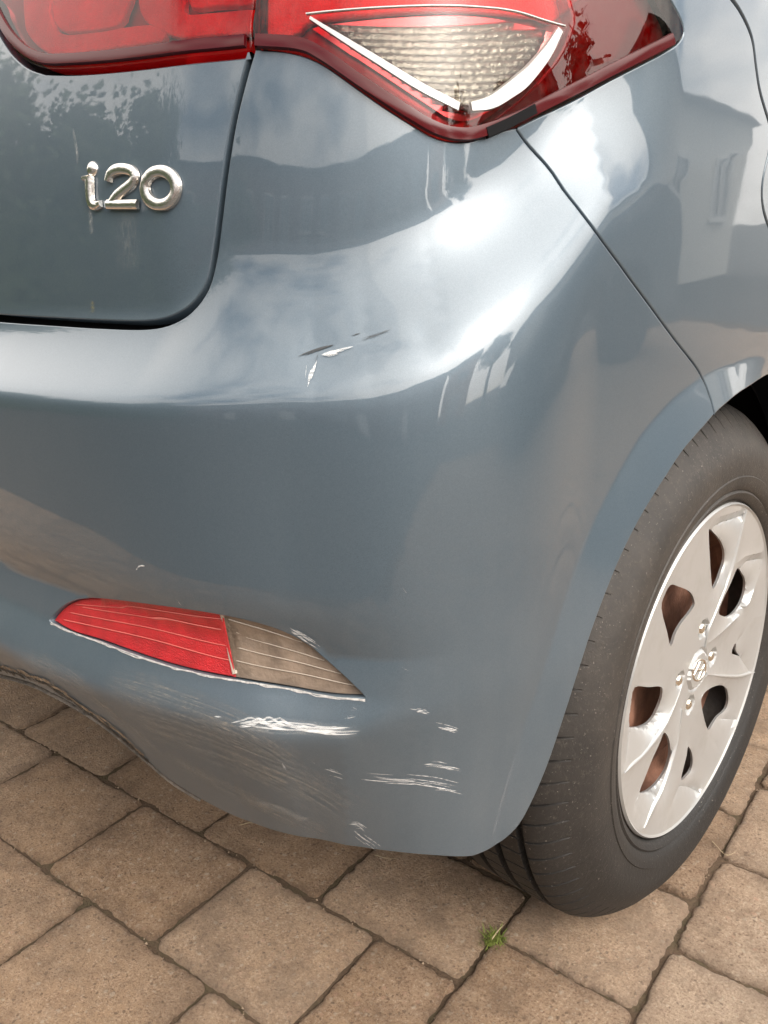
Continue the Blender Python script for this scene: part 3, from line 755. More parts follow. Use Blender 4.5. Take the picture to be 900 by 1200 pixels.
# the dent scrape on the shoulder crease
strokes('scratch', [([(378, 415), (392, 413), (408, 408)], 1.5, 5, .9), ([(380, 417), (395, 415)], 1.6, 2, .4), ([(371, 422), (366, 436), (361, 452)], .9, 4, .7), ([(362, 428), (360, 446)], .5, 2, 1)], SCR, off=.0010)
strokes('scratch', [([(356, 417), (372, 410), (398, 402)], .55, 4, 1.2), ([(362, 416), (380, 409), (396, 404)], .6, 3, 1.0), ([(370, 424), (374, 414)], 1.1, 3, .6), ([(413, 394), (424, 390)], .5, 2, .6), ([(420, 399), (440, 393), (458, 387)], .3, 3, 1.2)], DKSCR, off=.0005)
strokes('scratch', [([(205, 513), (235, 524), (270, 536), (320, 545)], .55, 2, .6), ([(66, 470), (64, 500)], .5, 2, .8), ([(300, 480), (312, 495), (318, 510)], .6, 2, .8), ([(385, 484), (392, 490)], .7, 2, .6), ([(628, 262), (640, 250), (644, 244)], .5, 2, 1)], smear_mat('faint_scratch', (.6, .6, .6), 1.6))
q_ = random.Random(21); it = []
for k in range(46):
    x = q_.uniform(90, 420); y = float(np.interp(x, [60, 120, 200, 300, 430], [732, 757, 786, 804, 822]))+q_.uniform(0, 18); it.append(([(x, y), (x+q_.uniform(-2, 2), y+q_.uniform(3, 10))], .45, 1, 0))
for k in range(60):
    x = q_.uniform(60, 560); y = q_.uniform(820, 990); it.append(([(x, y), (x+q_.uniform(1, 6), y+q_.uniform(-1, 3))], .4, 1, 0))
for k in range(16):
    x = q_.uniform(560, 740); y = 1180-x*.8+q_.uniform(-40, 30); it.append(([(x, y), (x+q_.uniform(-4, 8), y+q_.uniform(-3, 8))], .35, 1, 0))
strokes('dust_speck', it, smear_mat('dust_fleck', (.62, .60, .56), 1.5))
def crust(px, w0, mat, seed, name, up=0., hgt=.0004):
    parts = []; pp = cat(U(px), .0014); n_ = len(pp)
    for i in range(n_-1):
        for q2 in range(3):
            w_ = w0*max(.15, .55+.8*vn_(i*.27+q2*9, seed+q2)); o_ = np.array([0, up+w0*.8*vn_(i*.19+q2*5, seed+7+q2)])
            if vn_(i*.5, seed+q2*3) > .45: continue
            parts.append(ribbon(None, [pp[i]+o_, pp[i+1]+o_], [w_, w_], None, None, off=hgt+.0003*q2, raw=True))
    merge(name, parts, mat, bumper, smooth=False)
CRUST = simple('dark_road_crust', (.045, .038, .030), .95, bump=(400, 1), var=.5, vscale=300)
crust([(-40, 772), (0, 783), (50, 800), (100, 832), (140, 862), (175, 893)], .0045, CRUST, 2, 'road_crust')
crust([(-40, 768), (0, 779), (50, 796), (100, 828), (140, 857), (170, 885)], .0030, simple('tan_road_crust', (.26, .20, .14), .95, bump=(400, 1), var=.4, vscale=300), 5, 'road_crust', hgt=.0008)
# ------------------------------------------------------------------ model badge
BADGE = simple('satin_chrome', (.72, .69, .65), .26, metal=1, bump=(220, .15))
bp_ = [(-.5, 0), (-.44, .0022), (-.22, .0034), (.22, .0034), (.44, .0022), (.5, 0)]
badge = ribbon('badge_digit', U([(129, 213), (131, 205), (137, 200), (147, 198.5), (157, 201), (160.5, 207), (158, 214), (150, 221), (140, 229), (133.5, 238)]), [.0070, .0080, .0076, .0082, .0080, .0074], BADGE, car, prof=bp_)
ribbon('foot', U([(129, 240.2), (146, 240.4), (164.5, 240.2)]), .0070, BADGE, badge, off=.0010, prof=bp_)
t_ = np.linspace(0, 2*math.pi, 17)[:-1]
ribbon('badge_digit', U([(190+18.2*math.cos(a), 220.8+19.8*math.sin(a)) for a in t_]), [.0102, .0078, .0104, .0078, .0102], BADGE, car, prof=bp_, closed=True)
st_ = ribbon('badge_letter', U([(106.8, 208), (107.2, 222), (108, 234), (111, 240.5), (116, 241.3), (121, 239)]), [.0088, .0088, .0080, .0070, .0050], BADGE, car, prof=bp_)
ribbon('serif', U([(100.5, 210), (106, 209)]), .0040, BADGE, st_, prof=bp_)
dpos = U([(109, 198.3)])[0]; dn_ = Snorm(*dpos); dp = Sfun(*dpos)
bm = bmesh.new(); bmesh.ops.create_uvsphere(bm, u_segments=20, v_segments=12, radius=.0056)
for v in bm.verts: v.co.z *= .6
bmesh.ops.transform(bm, matrix=Matrix.Translation(dp) @ Vector(dn_).to_track_quat('Z', 'Y').to_matrix().to_4x4(), verts=bm.verts)
bm_obj('dot', bm, BADGE, st_, smooth=True)

# ------------------------------------------------------------------ wheels
XW = .845
def on_wheel(px, py, dmm):
    D = (px-450)/CP['f']*CR-(py-600)/CP['f']*CU+CF
    t = (XW+dmm/1000-CO[0])/D[0]; P = CO+t*D
    return np.array([P[1], P[2]-WZ, dmm/1000])
def rubber_mat():
    k = NT('dusty_tyre_rubber'); b = k.b; P = k.pos()
    f = k.ramp(k.noise(P, 24, 6, .7), .38, .66); g = k.ramp(k.noise(P, 190, 5, .7), .55, .8); v = k.ramp(k.noise(k.pos((1, 1, 1)), 420, 2, .5), .68, .76)
    sep = k.n('ShaderNodeSeparateXYZ'); k.l(P, sep.inputs[0])
    side = k.n('ShaderNodeMapRange'); side.inputs['From Min'].default_value = .800; side.inputs['From Max'].default_value = .835; k.l(sep.outputs['X'], side.inputs['Value'])
    hi = k.n('ShaderNodeMapRange'); hi.inputs['From Min'].default_value = .12; hi.inputs['From Max'].default_value = .42; k.l(sep.outputs['Z'], hi.inputs['Value'])
    dust = k.math('MULTIPLY', k.math('MULTIPLY', side.outputs[0], k.math('ADD', .10, k.math('MULTIPLY', hi.outputs[0], .90))), k.math('ADD', .45, k.math('MULTIPLY', f, .55)))
    c = k.mix(dust, (.010, .010, .0103), (.042, .036, .031)); c = k.mix(k.math('MULTIPLY', g, k.math('ADD', .06, k.math('MULTIPLY', hi.outputs[0], .24))), c, (.20, .165, .13)); c = k.mix(k.math('MULTIPLY', v, .5), c, (.34, .31, .27))
    k.l(c, b.inputs['Base Color']); b.inputs['Roughness'].default_value = .62
    k.l(k.bump(k.math('ADD', k.noise(P, 160, 5, .7), k.math('MULTIPLY', g, .6)), .5, .0012), b.inputs['Normal']); return k.m
RUBBER = rubber_mat()
def silver_mat():
    k = NT('silver_wheel_lacquer'); b = k.b; P = k.pos()
    f = k.ramp(k.noise(P, 30, 5, .6), .5, .9); c = k.mix(k.math('MULTIPLY', f, .5), (.41, .415, .415), (.34, .32, .285)); k.l(c, b.inputs['Base Color'])
    b.inputs['Metallic'].default_value = .42; k.l(k.math('ADD', .34, k.math('MULTIPLY', f, .2)), b.inputs['Roughness'])
    b.inputs['Coat Weight'].default_value = .35; b.inputs['Coat Roughness'].default_value = .22
    return k.m
SILVER = silver_mat()
RUST = simple('rusty_brown_steel', (.235, .115, .075), .75, bump=(240, .5), var=.3, vscale=50)
DIRTYST = simple('dirty_dark_steel', (.07, .06, .052), .6, metal=.3, bump=(200, .5), var=.3, vscale=60)

def lathe(name, prof, mat, parent, n=180, wob=None, flat=False, sharp=35):
    """prof: (x offset from XW, radius) pairs, spun round the axle; built for the wheel at y = 0"""
    V = []; F = []; m = len(prof)
    for i in range(n):
        a = 2*math.pi*i/n
        for j, (x, r) in enumerate(prof):
            if wob: x, r = wob(i, j, x, r)
            y, z = r*math.cos(a), r*math.sin(a)
            if flat and z < -WZ+.001:
                x += (.010 if j < 14 else 0)*min(1, (-WZ-z)/.012); z = -WZ+.001+0*(z)
            elif flat and z < -WZ+.05 and j < 14:
                x += .007*((-WZ+.05-z)/.05)**2
            V.append((x, y, z))
    for i in range(n):
        i2 = (i+1) % n
        for j in range(m-1): F.append((i*m+j, i*m+j+1, i2*m+j+1, i2*m+j))
    return mesh_obj(name, V, F, mat, parent, True, sharp=sharp)

def make_wheel(parent):
    """outer face towards +x; axle centre is the wheel part's origin, at (XW, 0, WZ)"""
    pr = [(-.014, .196), (-.004, .2005), (.0015, .206), (.0040, .2110), (.0020, .2135), (.0050, .2165), (.0072, .2240), (.0080, .2300), (.0068, .2310), (.0082, .2460), (.0070, .2540), (.0052, .2610), (.0005, .2700), (-.0085, .2825), (-.0165, .2925), (-.0240, .2995), (-.0310, .3045),
          (-.0400, .3085), (-.0440, .3088), (-.0446, .3015), (-.0520, .3015), (-.0526, .3094), (-.0760, .3100), (-.0766, .3025), (-.0850, .3025), (-.0856, .3102), (-.1080, .3100), (-.1086, .3025), (-.1170, .3025), (-.1176, .3096), (-.1400, .3090), (-.1406, .3020), (-.1470, .3020), (-.1476, .3085), (-.1660, .3050), (-.178, .296), (-.190, .27), (-.192, .24), (-.180, .200)]
    n = 468
    def wob(i, j, x, r):
        if 13 <= j <= 18 and i % 6 == 0: return x-(.0006), r-(.0045 if j > 13 else .001)
        if 13 <= j <= 17 and i % 6 == 1 : return x, r-.0
        if 21 <= j <= 22 and i % 6 == 3: return x, r-.003
        if 25 <= j <= 26 and i % 6 == 5: return x, r-.003
        return x, r
    # thin notch: keep both sides of a sipe close together
    V = []; F = []; m = len(pr); angs = []
    P_ = 78
    for k in range(P_):
        a0 = 2*math.pi*k/P_; w_ = 2*math.pi/P_
        for f_ in (0, .035, .075, .11, .4, .7): angs.append((a0+f_*w_, f_ in (.035, .075)))
    for a, dn in angs:
        for j, (x, r) in enumerate(pr):
            aa = a
            if dn and 13 <= j <= 18: r -= (.0, .0035, .0055, .0055, .0055, .004)[j-13]; 
            if j > 12: aa += .010*max(0, min(1, (-.012-x)/.03))
            if dn and j in (21, 22, 25, 26): r -= .0035
            y, z = r*math.cos(aa), r*math.sin(aa)
            if z < -WZ+.05 and j <= 16: x += .004*min(1.4, ((-WZ+.05-z)/.05))**2
            if z < -WZ+.001: z = -WZ+.001
            V.append((x, y, z))
    n = len(angs)
    for i in range(n):
        i2 = (i+1) % n
        for j in range(m-1): F.append((i*m+j, i*m+j+1, i2*m+j+1, i2*m+j))
    w = bpy.data.objects.new('wheel', None); link(w, parent); w.location = (XW, 0, WZ)
    mesh_obj('tyre', V, F, RUBBER, w, True, sharp=42)
    lathe('rim', [(-.001, .2005), (-.006, .2015), (-.010, .198), (-.014, .190), (-.05, .178), (-.10, .170), (-.17, .172), (-.175, .19)], DIRTYST, w, 96)
    lathe('steel_disc', [(-.040, .172), (-.050, .165), (-.054, .150), (-.042, .128), (-.036, .105), (-.042, .085), (-.046, .0)], RUST, w, 96)
    # wheel cover traced facet by facet
    C = {}
    lines = []; holes = []
    def ln(pts, closed=False):
        P = np.array([on_wheel(*q) for q in pts]); lines.append((P, closed)); return P
    hole_px = [
        [(832, 623, -4), (837, 627, -7), (842, 633, -9), (846, 640, -9), (848, 647, -9), (848, 654, -9), (847, 660, -9), (844, 669, -9), (841, 678, -8), (836, 687, -5), (834, 672, -4), (833, 655, -3.5), (832, 638, -3.5)],
        [(864, 669, -4), (868, 673, -8), (871.5, 680, -9), (872, 687, -10), (871, 695, -10), (868, 704, -10), (864, 711, -10), (859, 717, -9), (853, 720.5, -8), (848, 720, -7), (844, 716, -5), (849, 702, -4), (857, 685, -4)],
        [(786.7, 688, -3.5), (795, 689.5, -4), (804, 693, -5), (809, 697, -5.5), (812, 704, -6), (812, 710, -6), (806, 719, -7), (798, 729, -7), (792, 740, -7), (787, 754, -6), (783, 738, -4), (777, 713, -3.5), (780, 700, -3.5)],
        [(745.5, 808, -3.5), (760, 807.5, -4), (774, 807, -5), (774.5, 816, -9), (772, 824, -12), (768, 833, -14), (764, 840, -16), (758, 846, -17), (751, 849, -17), (744, 850, -13), (738.5, 849, -7), (741, 828, -4)],
        [(778, 862, -3.5), (782, 866, -4.5), (784, 873, -5.5), (784.5, 882, -7), (783, 891, -8.5), (779, 902, -11), (773, 911, -14), (768, 917, -15), (762, 922, -15), (757, 925, -12), (751.5, 925.5, -6), (758, 909, -4), (766, 889, -3.5), (773, 874, -3.5)],
        [(806.5, 876.5, -4), (809.5, 881, -6), (811, 887, -7), (811, 895, -8), (809, 902, -9), (804, 908.5, -9), (799, 912, -6), (802, 898, -4), (805, 886, -4)],
        [(823.5, 820, -3.5), (828, 812, -4), (835.5, 807, -4.5), (842, 805, -5), (847, 805.5, -5.5), (850.5, 809, -6), (852, 815.5, -7), (852, 822, -8), (850, 829, -9), (846, 834, -10), (841, 838, -10), (836, 845, -9), (831, 853, -6), (828, 846, -4), (825.5, 836, -3.5), (824, 828, -3.5)],
        [(858, 765, -5), (860, 757, -5), (862.5, 755, -5), (862, 762, -6), (866, 768, -6), (862, 767, -6)]]
    holes = [np.array([on_wheel(*q) for q in h]) for h in hole_px]
    lp = [
        # ridges, raised along their spine
        [(874.4, 597.5, -.5), (865.5, 638, -1), (855.6, 676, -1.5), (842, 711, -2.5), (831, 738, -3), (825, 758, -5)],
        [(731.5, 905.5, -.5), (744, 894, -1), (756, 883, -1), (778, 855, -1.5), (790, 829, -2.5), (797, 808, -4)],
        [(754.5, 970, -.5), (766, 946, -1), (778, 922, -1.5), (793, 876, -2), (799, 832, -4)],
        [(884, 787.5, -.5), (870, 792, -1), (855, 793, -1.5), (828, 790.5, -3)],
        # scoops: floor line beside each hole, then the bright face's far edge
        [(833, 620, -7), (842, 613, -10), (857, 608, -9), (869, 604, -5)],
        [(831, 614, -2.5), (842, 606, -2), (858, 601, -1.5), (868, 597.5, -1)],
        [(835.5, 690, -6), (835, 704, -4)],
        [(862, 661, -2.5), (873, 652, -2), (893, 647, -1)],
        [(867, 666, -8), (873, 658, -9), (883, 656, -8), (891, 655, -5), (889, 676, -2.5), (878, 707, -2), (864, 724, -2.5), (846, 741, -3), (830, 754, -5)],
        [(736.5, 858, -9), (735, 880, -5), (732, 900, -1.5)],
        [(750, 929, -8), (744.5, 941, -6), (753, 966, -1.5)],
        [(795.5, 921, -9), (806, 922, -10), (816, 927, -8), (822, 934.5, -1.5)],
        [(781, 962, -1.5), (788, 941, -5), (795.5, 921, -9)],
        [(838.5, 842, -10), (849, 842.5, -9), (860, 843.5, -4), (845.7, 882, -1.5), (838, 872, -5), (829.5, 862, -6), (833, 851, -7)],
        [(864, 752, -7), (882, 724, -3), (893, 722, -1)], [(866, 769, -9), (877, 786, -3)],
    ]
    for q in lp: ln(q)
    RO = .2
    def ring(r, d, m_=144, ph=0): return np.array([(r*math.cos(2*math.pi*i/m_+ph), r*math.sin(2*math.pi*i/m_+ph), d) for i in range(m_)])
    outer = ring(RO-.0005, -.0022); r2 = ring(RO-.0025, .0008); r3 = ring(RO-.0048, -.0012)
    # bolt recess bowls and centre boss
    nuts = [on_wheel(*q) for q in ((823.5, 737, -7), (834, 769.5, -7), (796.5, 798, -7), (808, 826, -7))]
    Vc = []; Ec = []; pin = []
    def add_loop(P, closed):
        k = len(Vc); Vc.extend([tuple(p[:2]) for p in P]); pin.extend([p[2] for p in P]); n_ = len(P)
        Ec.extend([(k+i, k+(i+1) % n_) for i in range(n_ if closed else n_-1)])
    for P in (outer, r2, r3): add_loop(P, True)
    def dens(P, closed, st=.004):
        out = []; n_ = len(P)
        for i in range(n_ if closed else n_-1):
            a, b = P[i], P[(i+1) % n_]; m_ = max(1, int(np.hypot(*(b-a)[:2])/st))
            out += [a+(b-a)*t for t in np.arange(m_)/m_]
        if not closed: out.append(P[-1])
        return np.array(out)
    def smooth3(P):
        Q_ = np.vstack([P[-1], P, P[0], P[1]]); out = []
        for i in range(1, len(Q_)-2):
            a, b, c, d = Q_[i-1], Q_[i], Q_[i+1], Q_[i+2]
            for t in (0, .33, .66): out.append(.5*((2*b)+(-a+c)*t+(2*a-5*b+4*c-d)*t**2+(-a+3*b-3*c+d)*t**3))
        return np.array(out)
    hd = []
    for h in holes:
        g_ = smooth3(h); c0 = g_[:, :2].mean(0); g_[:, :2] = c0+(g_[:, :2]-c0)*1.09; hd.append(g_)
    for h in hd: add_loop(h, True)
    for P, c in lines:
        P = P.copy(); P = dens(P, c)
        keep = np.ones(len(P), bool)
        for h in hd: keep &= ldist(P[:, :2], h[:, :2]) > .0015
        keep &= np.hypot(P[:, 0], P[:, 1]) < .194
        seg = []
        for p, kk in zip(P, keep):
            if kk: seg.append(p)
            else:
                if len(seg) > 1: add_loop(np.array(seg), False)
                seg = []
        if len(seg) > 1: add_loop(np.array(seg), False)
    nb = len(Vc)
    A = np.array(Vc)
    st = .0031; gx, gy = np.meshgrid(np.arange(-RO, RO, st), np.arange(-RO, RO, st*.866)); gx[1::2] += st/2
    G = np.stack([gx.ravel(), gy.ravel()], -1); G = G[np.hypot(G[:, 0], G[:, 1]) < RO-.0065]
    for h in hd: G = G[~pip(G, h[:, :2])]
    dmin = np.full(len(G), 9.)
    for i in range(0, len(A), 400): dmin = np.minimum(dmin, np.hypot(G[:, None, 0]-A[None, i:i+400, 0], G[:, None, 1]-A[None, i:i+400, 1]).min(1))
    G = G[dmin > st*.45]
    vo, eo, fo, ov, oe, of = delaunay_2d_cdt([Vector((float(a), float(b))) for a, b in Vc+[tuple(g) for g in G]], Ec, [], 0, 1e-7)
    vo = np.array([(v.x, v.y) for v in vo]); fo = np.array([f for f in fo if len(f) == 3]); c = vo[fo].mean(1)
    keep = np.hypot(c[:, 0], c[:, 1]) < RO
    for h in hd: keep &= ~pip(c, h[:, :2])
    fo = fo[keep]
    def base(r): return -.0075+.0055*np.clip(r/.19, 0, 1)**2
    rr = np.hypot(vo[:, 0], vo[:, 1]); dz = base(rr); fixed = np.zeros(len(vo), bool)
    for i, o_ in enumerate(ov):
        for q in o_:
            if q < nb: dz[i] = pin[q]; fixed[i] = True
    # relax the free points between the traced lines, then set the boss and the bolt bowls
    nbr = [set() for _ in vo]
    for f in fo:
        for a, b in ((0, 1), (1, 2), (2, 0)): nbr[f[a]].add(f[b]); nbr[f[b]].add(f[a])
    idx = [np.array(list(s_)) if s_ else np.array([i]) for i, s_ in enumerate(nbr)]
    free = [i for i in range(len(vo)) if not fixed[i]]
    mx_ = max(len(q) for q in idx); IX = np.array([list(q)+[i]*(mx_-len(q)) for i, q in enumerate(idx)]); CT = np.array([len(q) for q in idx]); fr_ = ~fixed
    for it in range(421):
        sm = (dz[IX].sum(1)-(mx_-CT)*dz)/CT; dz = np.where(fr_, .985*sm+.015*base(rr), dz)
    for nu in nuts:
        d = np.hypot(vo[:, 0]-nu[0], vo[:, 1]-nu[1]); dz -= .009*(1-sstep((d-.0085)/.0035))
    dz = np.where(rr < .026, -.0045-.0*rr, dz)
    dz = np.where((rr >= .0225) & (rr < .026), -.0085, dz)
    V = [(d, a, b) for (a, b), d in zip(vo, dz)]
    F = [tuple(f) for f in fo]
    p = vo[fo]; ar = (p[:, 1, 0]-p[:, 0, 0])*(p[:, 2, 1]-p[:, 0, 1])-(p[:, 2, 0]-p[:, 0, 0])*(p[:, 1, 1]-p[:, 0, 1])
    F = [f if a > 0 else f[::-1] for f, a in zip(F, ar)]
    for h in hd+[outer]:     # walls of the cut-outs, plus the skirt
        k = len(V); n_ = len(h); cc = h[:, :2].mean(0) if h is not outer else None
        for dd_, sh in ((0, 0), (-.0010, -.0005), (-.0030, -.0008)):
            for q in h:
                if cc is not None: e = (q[:2]-cc)/(np.hypot(*(q[:2]-cc))+1e-9); yy = q[:2]-e*(-sh)*-1
                else: yy = q[:2]
                V.append((q[2]+dd_, yy[0], yy[1]))
        for r_ in range(2):
            for i in range(n_): F.append((k+r_*n_+i, k+r_*n_+(i+1) % n_, k+(r_+1)*n_+(i+1) % n_, k+(r_+1)*n_+i))
    cov = mesh_obj('wheel_cover', V, F, SILVER, w, True, sharp=17)
    # spine beads on the long ridges
    for P, _ in lines[:4]:
        P = cat(P[:, :2], .004); rr_ = np.hypot(P[:, 0], P[:, 1])
        t = np.gradient(P, axis=0); t /= np.hypot(*t.T)[:, None]; n_ = np.stack([-t[:, 1], t[:, 0]], -1); V = []; F = []
        u = np.linspace(0, 1, len(P)); wv = .0030*np.clip(np.minimum(u*8, (1-u)*3), .15, 1)
        dd = -.0008-.0035*u**1.5
        for a, h in ((-1, -.002), (-.6, .0008), (0, .0016), (.6, .0008), (1, -.002)):
            q = P+n_*(wv*a)[:, None]; V.append(np.stack([dd+h, q[:, 0], q[:, 1]], -1))
        V = np.stack(V, 1).reshape(-1, 3); k = 5
        for j in range(len(P)-1):
            for i in range(4): F.append((j*k+i, j*k+i+1, (j+1)*k+i+1, (j+1)*k+i))
        mesh_obj('spine', V, F, SILVER, cov, True)
    for nu in nuts:
        bm = bmesh.new()
        bmesh.ops.create_cone(bm, cap_ends=True, segments=6, radius1=.0078, radius2=.0070, depth=.006, matrix=Matrix.Translation((-.0125, nu[0], nu[1])) @ Matrix.Rotation(R(90), 4, 'Y'))
        s_ = bmesh.ops.create_uvsphere(bm, u_segments=16, v_segments=8, radius=.0072)
        for v in s_['verts']: v.co = Vector((-.0100+v.co.z*.75, nu[0]+v.co.x, nu[1]+v.co.y))
        bm_obj('wheel_bolt', bm, CHROMEB, cov, smooth=True, sharp=30)
    # oval emblem on the centre cap: a slanted H inside a ring
    def bar(P, wdt, nm, closed=False, h=.0012):
        P = np.array(P, float)
        if closed: P = cat(P, .002, True)
        else: P = cat(P, .002)
        t = (np.roll(P, -1, 0)-np.roll(P, 1, 0)) if closed else np.gradient(P, axis=0)
        t /= np.hypot(*t.T)[:, None]; n_ = np.stack([-t[:, 1], t[:, 0]], -1); V = []; F = []
        for a, hh in ((-1, -.0005), (-.6, h), (.6, h), (1, -.0005)):
            q = P+n_*wdt/2*a; V.append(np.stack([np.full(len(P), -.0045+hh), q[:, 0], q[:, 1]], -1))
        V = np.stack(V, 1).reshape(-1, 3); m_ = len(P)
        for j in range(m_ if closed else m_-1):
            for i in range(3): F.append((j*4+i, j*4+i+1, ((j+1) % m_)*4+i+1, ((j+1) % m_)*4+i))
        return V, F
    ro = R(-28); rot = np.array([[math.cos(ro), -math.sin(ro)], [math.sin(ro), math.cos(ro)]])
    T_ = lambda L: [tuple(rot @ np.array(q)) for q in L]
    em = [bar(T_([(.0205*math.cos(a), .0125*math.sin(a)) for a in np.linspace(0, 2*math.pi, 21)[:-1]]), .0026, '', True),
          bar(T_([(-.0125, -.0075), (-.0085, 0), (-.0055, .0100)]), .0030, ''), bar(T_([(.0050, -.0100), (.0082, 0), (.0125, .0075)]), .0030, ''),
          bar(T_([(-.0085, -.0012), (0, .0), (.0085, .0015)]), .0028, '')]
    merge('emblem', em, CHROMEB, cov, smooth=True)
    return w
CHROMEB = simple('worn_chrome', (.74, .70, .62), .22, metal=1, bump=(300, .3))
wheel = make_wheel(car)
def copy_tree(o, p):
    c = o.copy(); COL.objects.link(c); c.parent = p
    for ch in list(o.children): copy_tree(ch, c)
    return c
for x, y, rz in ((XW-.0, 2.57, 0), (-XW, 0, math.pi), (-XW, 2.57, math.pi)):
    c = copy_tree(wheel, car); c.location = (x, y, WZ); c.rotation_euler.z = rz

# ------------------------------------------------------------------ paving
PHI = .09481
def g2w(a, b): return (a*math.cos(PHI)-b*math.sin(PHI), a*math.sin(PHI)+b*math.cos(PHI))
def paver_mat():
    k = NT('weathered_concrete_paver'); b = k.b; P = k.pos()
    oi = k.n('ShaderNodeObjectInfo').outputs['Random']
    tone = k.mix(oi, (.50, .325, .185), (.56, .370, .225))
    tone = k.mix(k.ramp(k.noise(P, 7, 5, .6), .35, .7), tone, (.46, .315, .20))
    sepx = k.n('ShaderNodeSeparateXYZ'); k.l(P, sepx.inputs[0])
    # the paving tone turns greyer towards the right
    rt = k.n('ShaderNodeMapRange'); rt.inputs['From Min'].default_value = .80; rt.inputs['From Max'].default_value = .95; k.l(sepx.outputs['X'], rt.inputs['Value'])
    tone = k.mix(k.math('MULTIPLY', rt.outputs[0], .55), tone, (.49, .41, .325))
    blot = k.noise(P, 34, 5, .65, .6); tone = k.mix(k.math('MULTIPLY', k.ramp(blot, .47, .66), .42), tone, (.26, .155, .09))
    blot2 = k.noise(k.pos((1.1, .9, 1)), 52, 4, .6, .4); tone = k.mix(k.math('MULTIPLY', k.ramp(blot2, .52, .7), .35), tone, (.66, .50, .36))
    fine = k.noise(P, 330, 6, .8); tone = k.mix(k.math('MULTIPLY', k.ramp(fine, .39, .475, (1, 1, 1, 1), (0, 0, 0, 1)), .90), tone, (.14, .08, .045))
    tone = k.mix(k.math('MULTIPLY', k.ramp(fine, .555, .63), .75), tone, (.80, .64, .48))
    med = k.noise(P, 120, 5, .8); tone = k.mix(k.math('MULTIPLY', k.ramp(med, .53, .66), .45), tone, (.20, .12, .07))
    wq = k.n('ShaderNodeVectorMath'); wq.operation = 'MULTIPLY_ADD'; nn_ = k.n('ShaderNodeTexNoise'); nn_.inputs['Scale'].default_value = 150; k.l(P, nn_.inputs['Vector'])
    k.l(nn_.outputs['Color'], wq.inputs[0]); wq.inputs[1].default_value = (.006, .006, .006); k.l(P, wq.inputs[2])
    chip = None
    for sc_, th, colr, amt, ch in ((120, .86, (.66, .56, .43), .6, 0), (230, .86, (.62, .52, .40), .6, 0), (170, .84, (.085, .055, .035), .7, 1), (95, .88, (.60, .36, .25), .55, 2), (300, .84, (.60, .48, .36), .45, 1)):
        v = k.n('ShaderNodeTexVoronoi'); v.inputs['Scale'].default_value = sc_; k.l(wq.outputs[0], v.inputs['Vector'])
        c0 = k.ramp(v.outputs['Distance'], .24, .38, (1, 1, 1, 1), (0, 0, 0, 1)); sc = k.n('ShaderNodeSeparateColor'); k.l(v.outputs['Color'], sc.inputs[0])
        c1 = k.math('MULTIPLY', c0, k.ramp(sc.outputs[ch], th, th+.03)); tone = k.mix(k.math('MULTIPLY', c1, amt), tone, colr)
        chip = c1 if chip is None else k.math('ADD', chip, c1)
    # moss and grime near joints come from a large soft noise
    grime = k.ramp(k.noise(P, 15, 6, .7), .46, .64); tone = k.mix(k.math('MULTIPLY', grime, .55), tone, (.12, .082, .05))
    ea = k.n('ShaderNodeAttribute'); ea.attribute_name = 'edge'
    em = k.math('MULTIPLY', ea.outputs['Fac'], k.ramp(k.noise(P, 90, 5, .75), .30, .60)); tone = k.mix(k.math('MULTIPLY', em, .80), tone, (.085, .055, .034))
    tone = k.mix(.26, tone, k.mix(oi, (.30, .175, .11), (.64, .47, .35)))
    k.l(tone, b.inputs['Base Color']); b.inputs['Roughness'].default_value = .92
    h = k.math('ADD', k.math('MULTIPLY', fine, 1.3), k.math('ADD', k.math('MULTIPLY', med, 1.0), k.math('MULTIPLY', chip, .25)))
    k.l(k.bump(h, 1.0, .0055), b.inputs['Normal']); return k.m
PAVE = paver_mat()
def sand_mat():
    k = NT('joint_sand_and_moss'); b = k.b; P = k.pos(); f = k.noise(P, 260, 5, .7); g = k.ramp(k.noise(P, 30, 5, .6), .5, .62)
    c = k.mix(f, (.030, .019, .011), (.20, .130, .080)); c = k.mix(k.math('MULTIPLY', g, .35), c, (.075, .075, .03)); k.l(c, b.inputs['Base Color'])
    b.inputs['Roughness'].default_value = 1; k.l(k.bump(f, 1, .006), b.inputs['Normal']); return k.m
SAND = sand_mat()
def noise1(x, seed):
    r = math.sin(x*12.9898+seed*78.233)*43758.5453; return (r-math.floor(r))*2-1
def vn(x, seed):
    i = math.floor(x); f = x-i; f = f*f*(3-2*f); return noise1(i, seed)*(1-f)+noise1(i+1, seed)*f
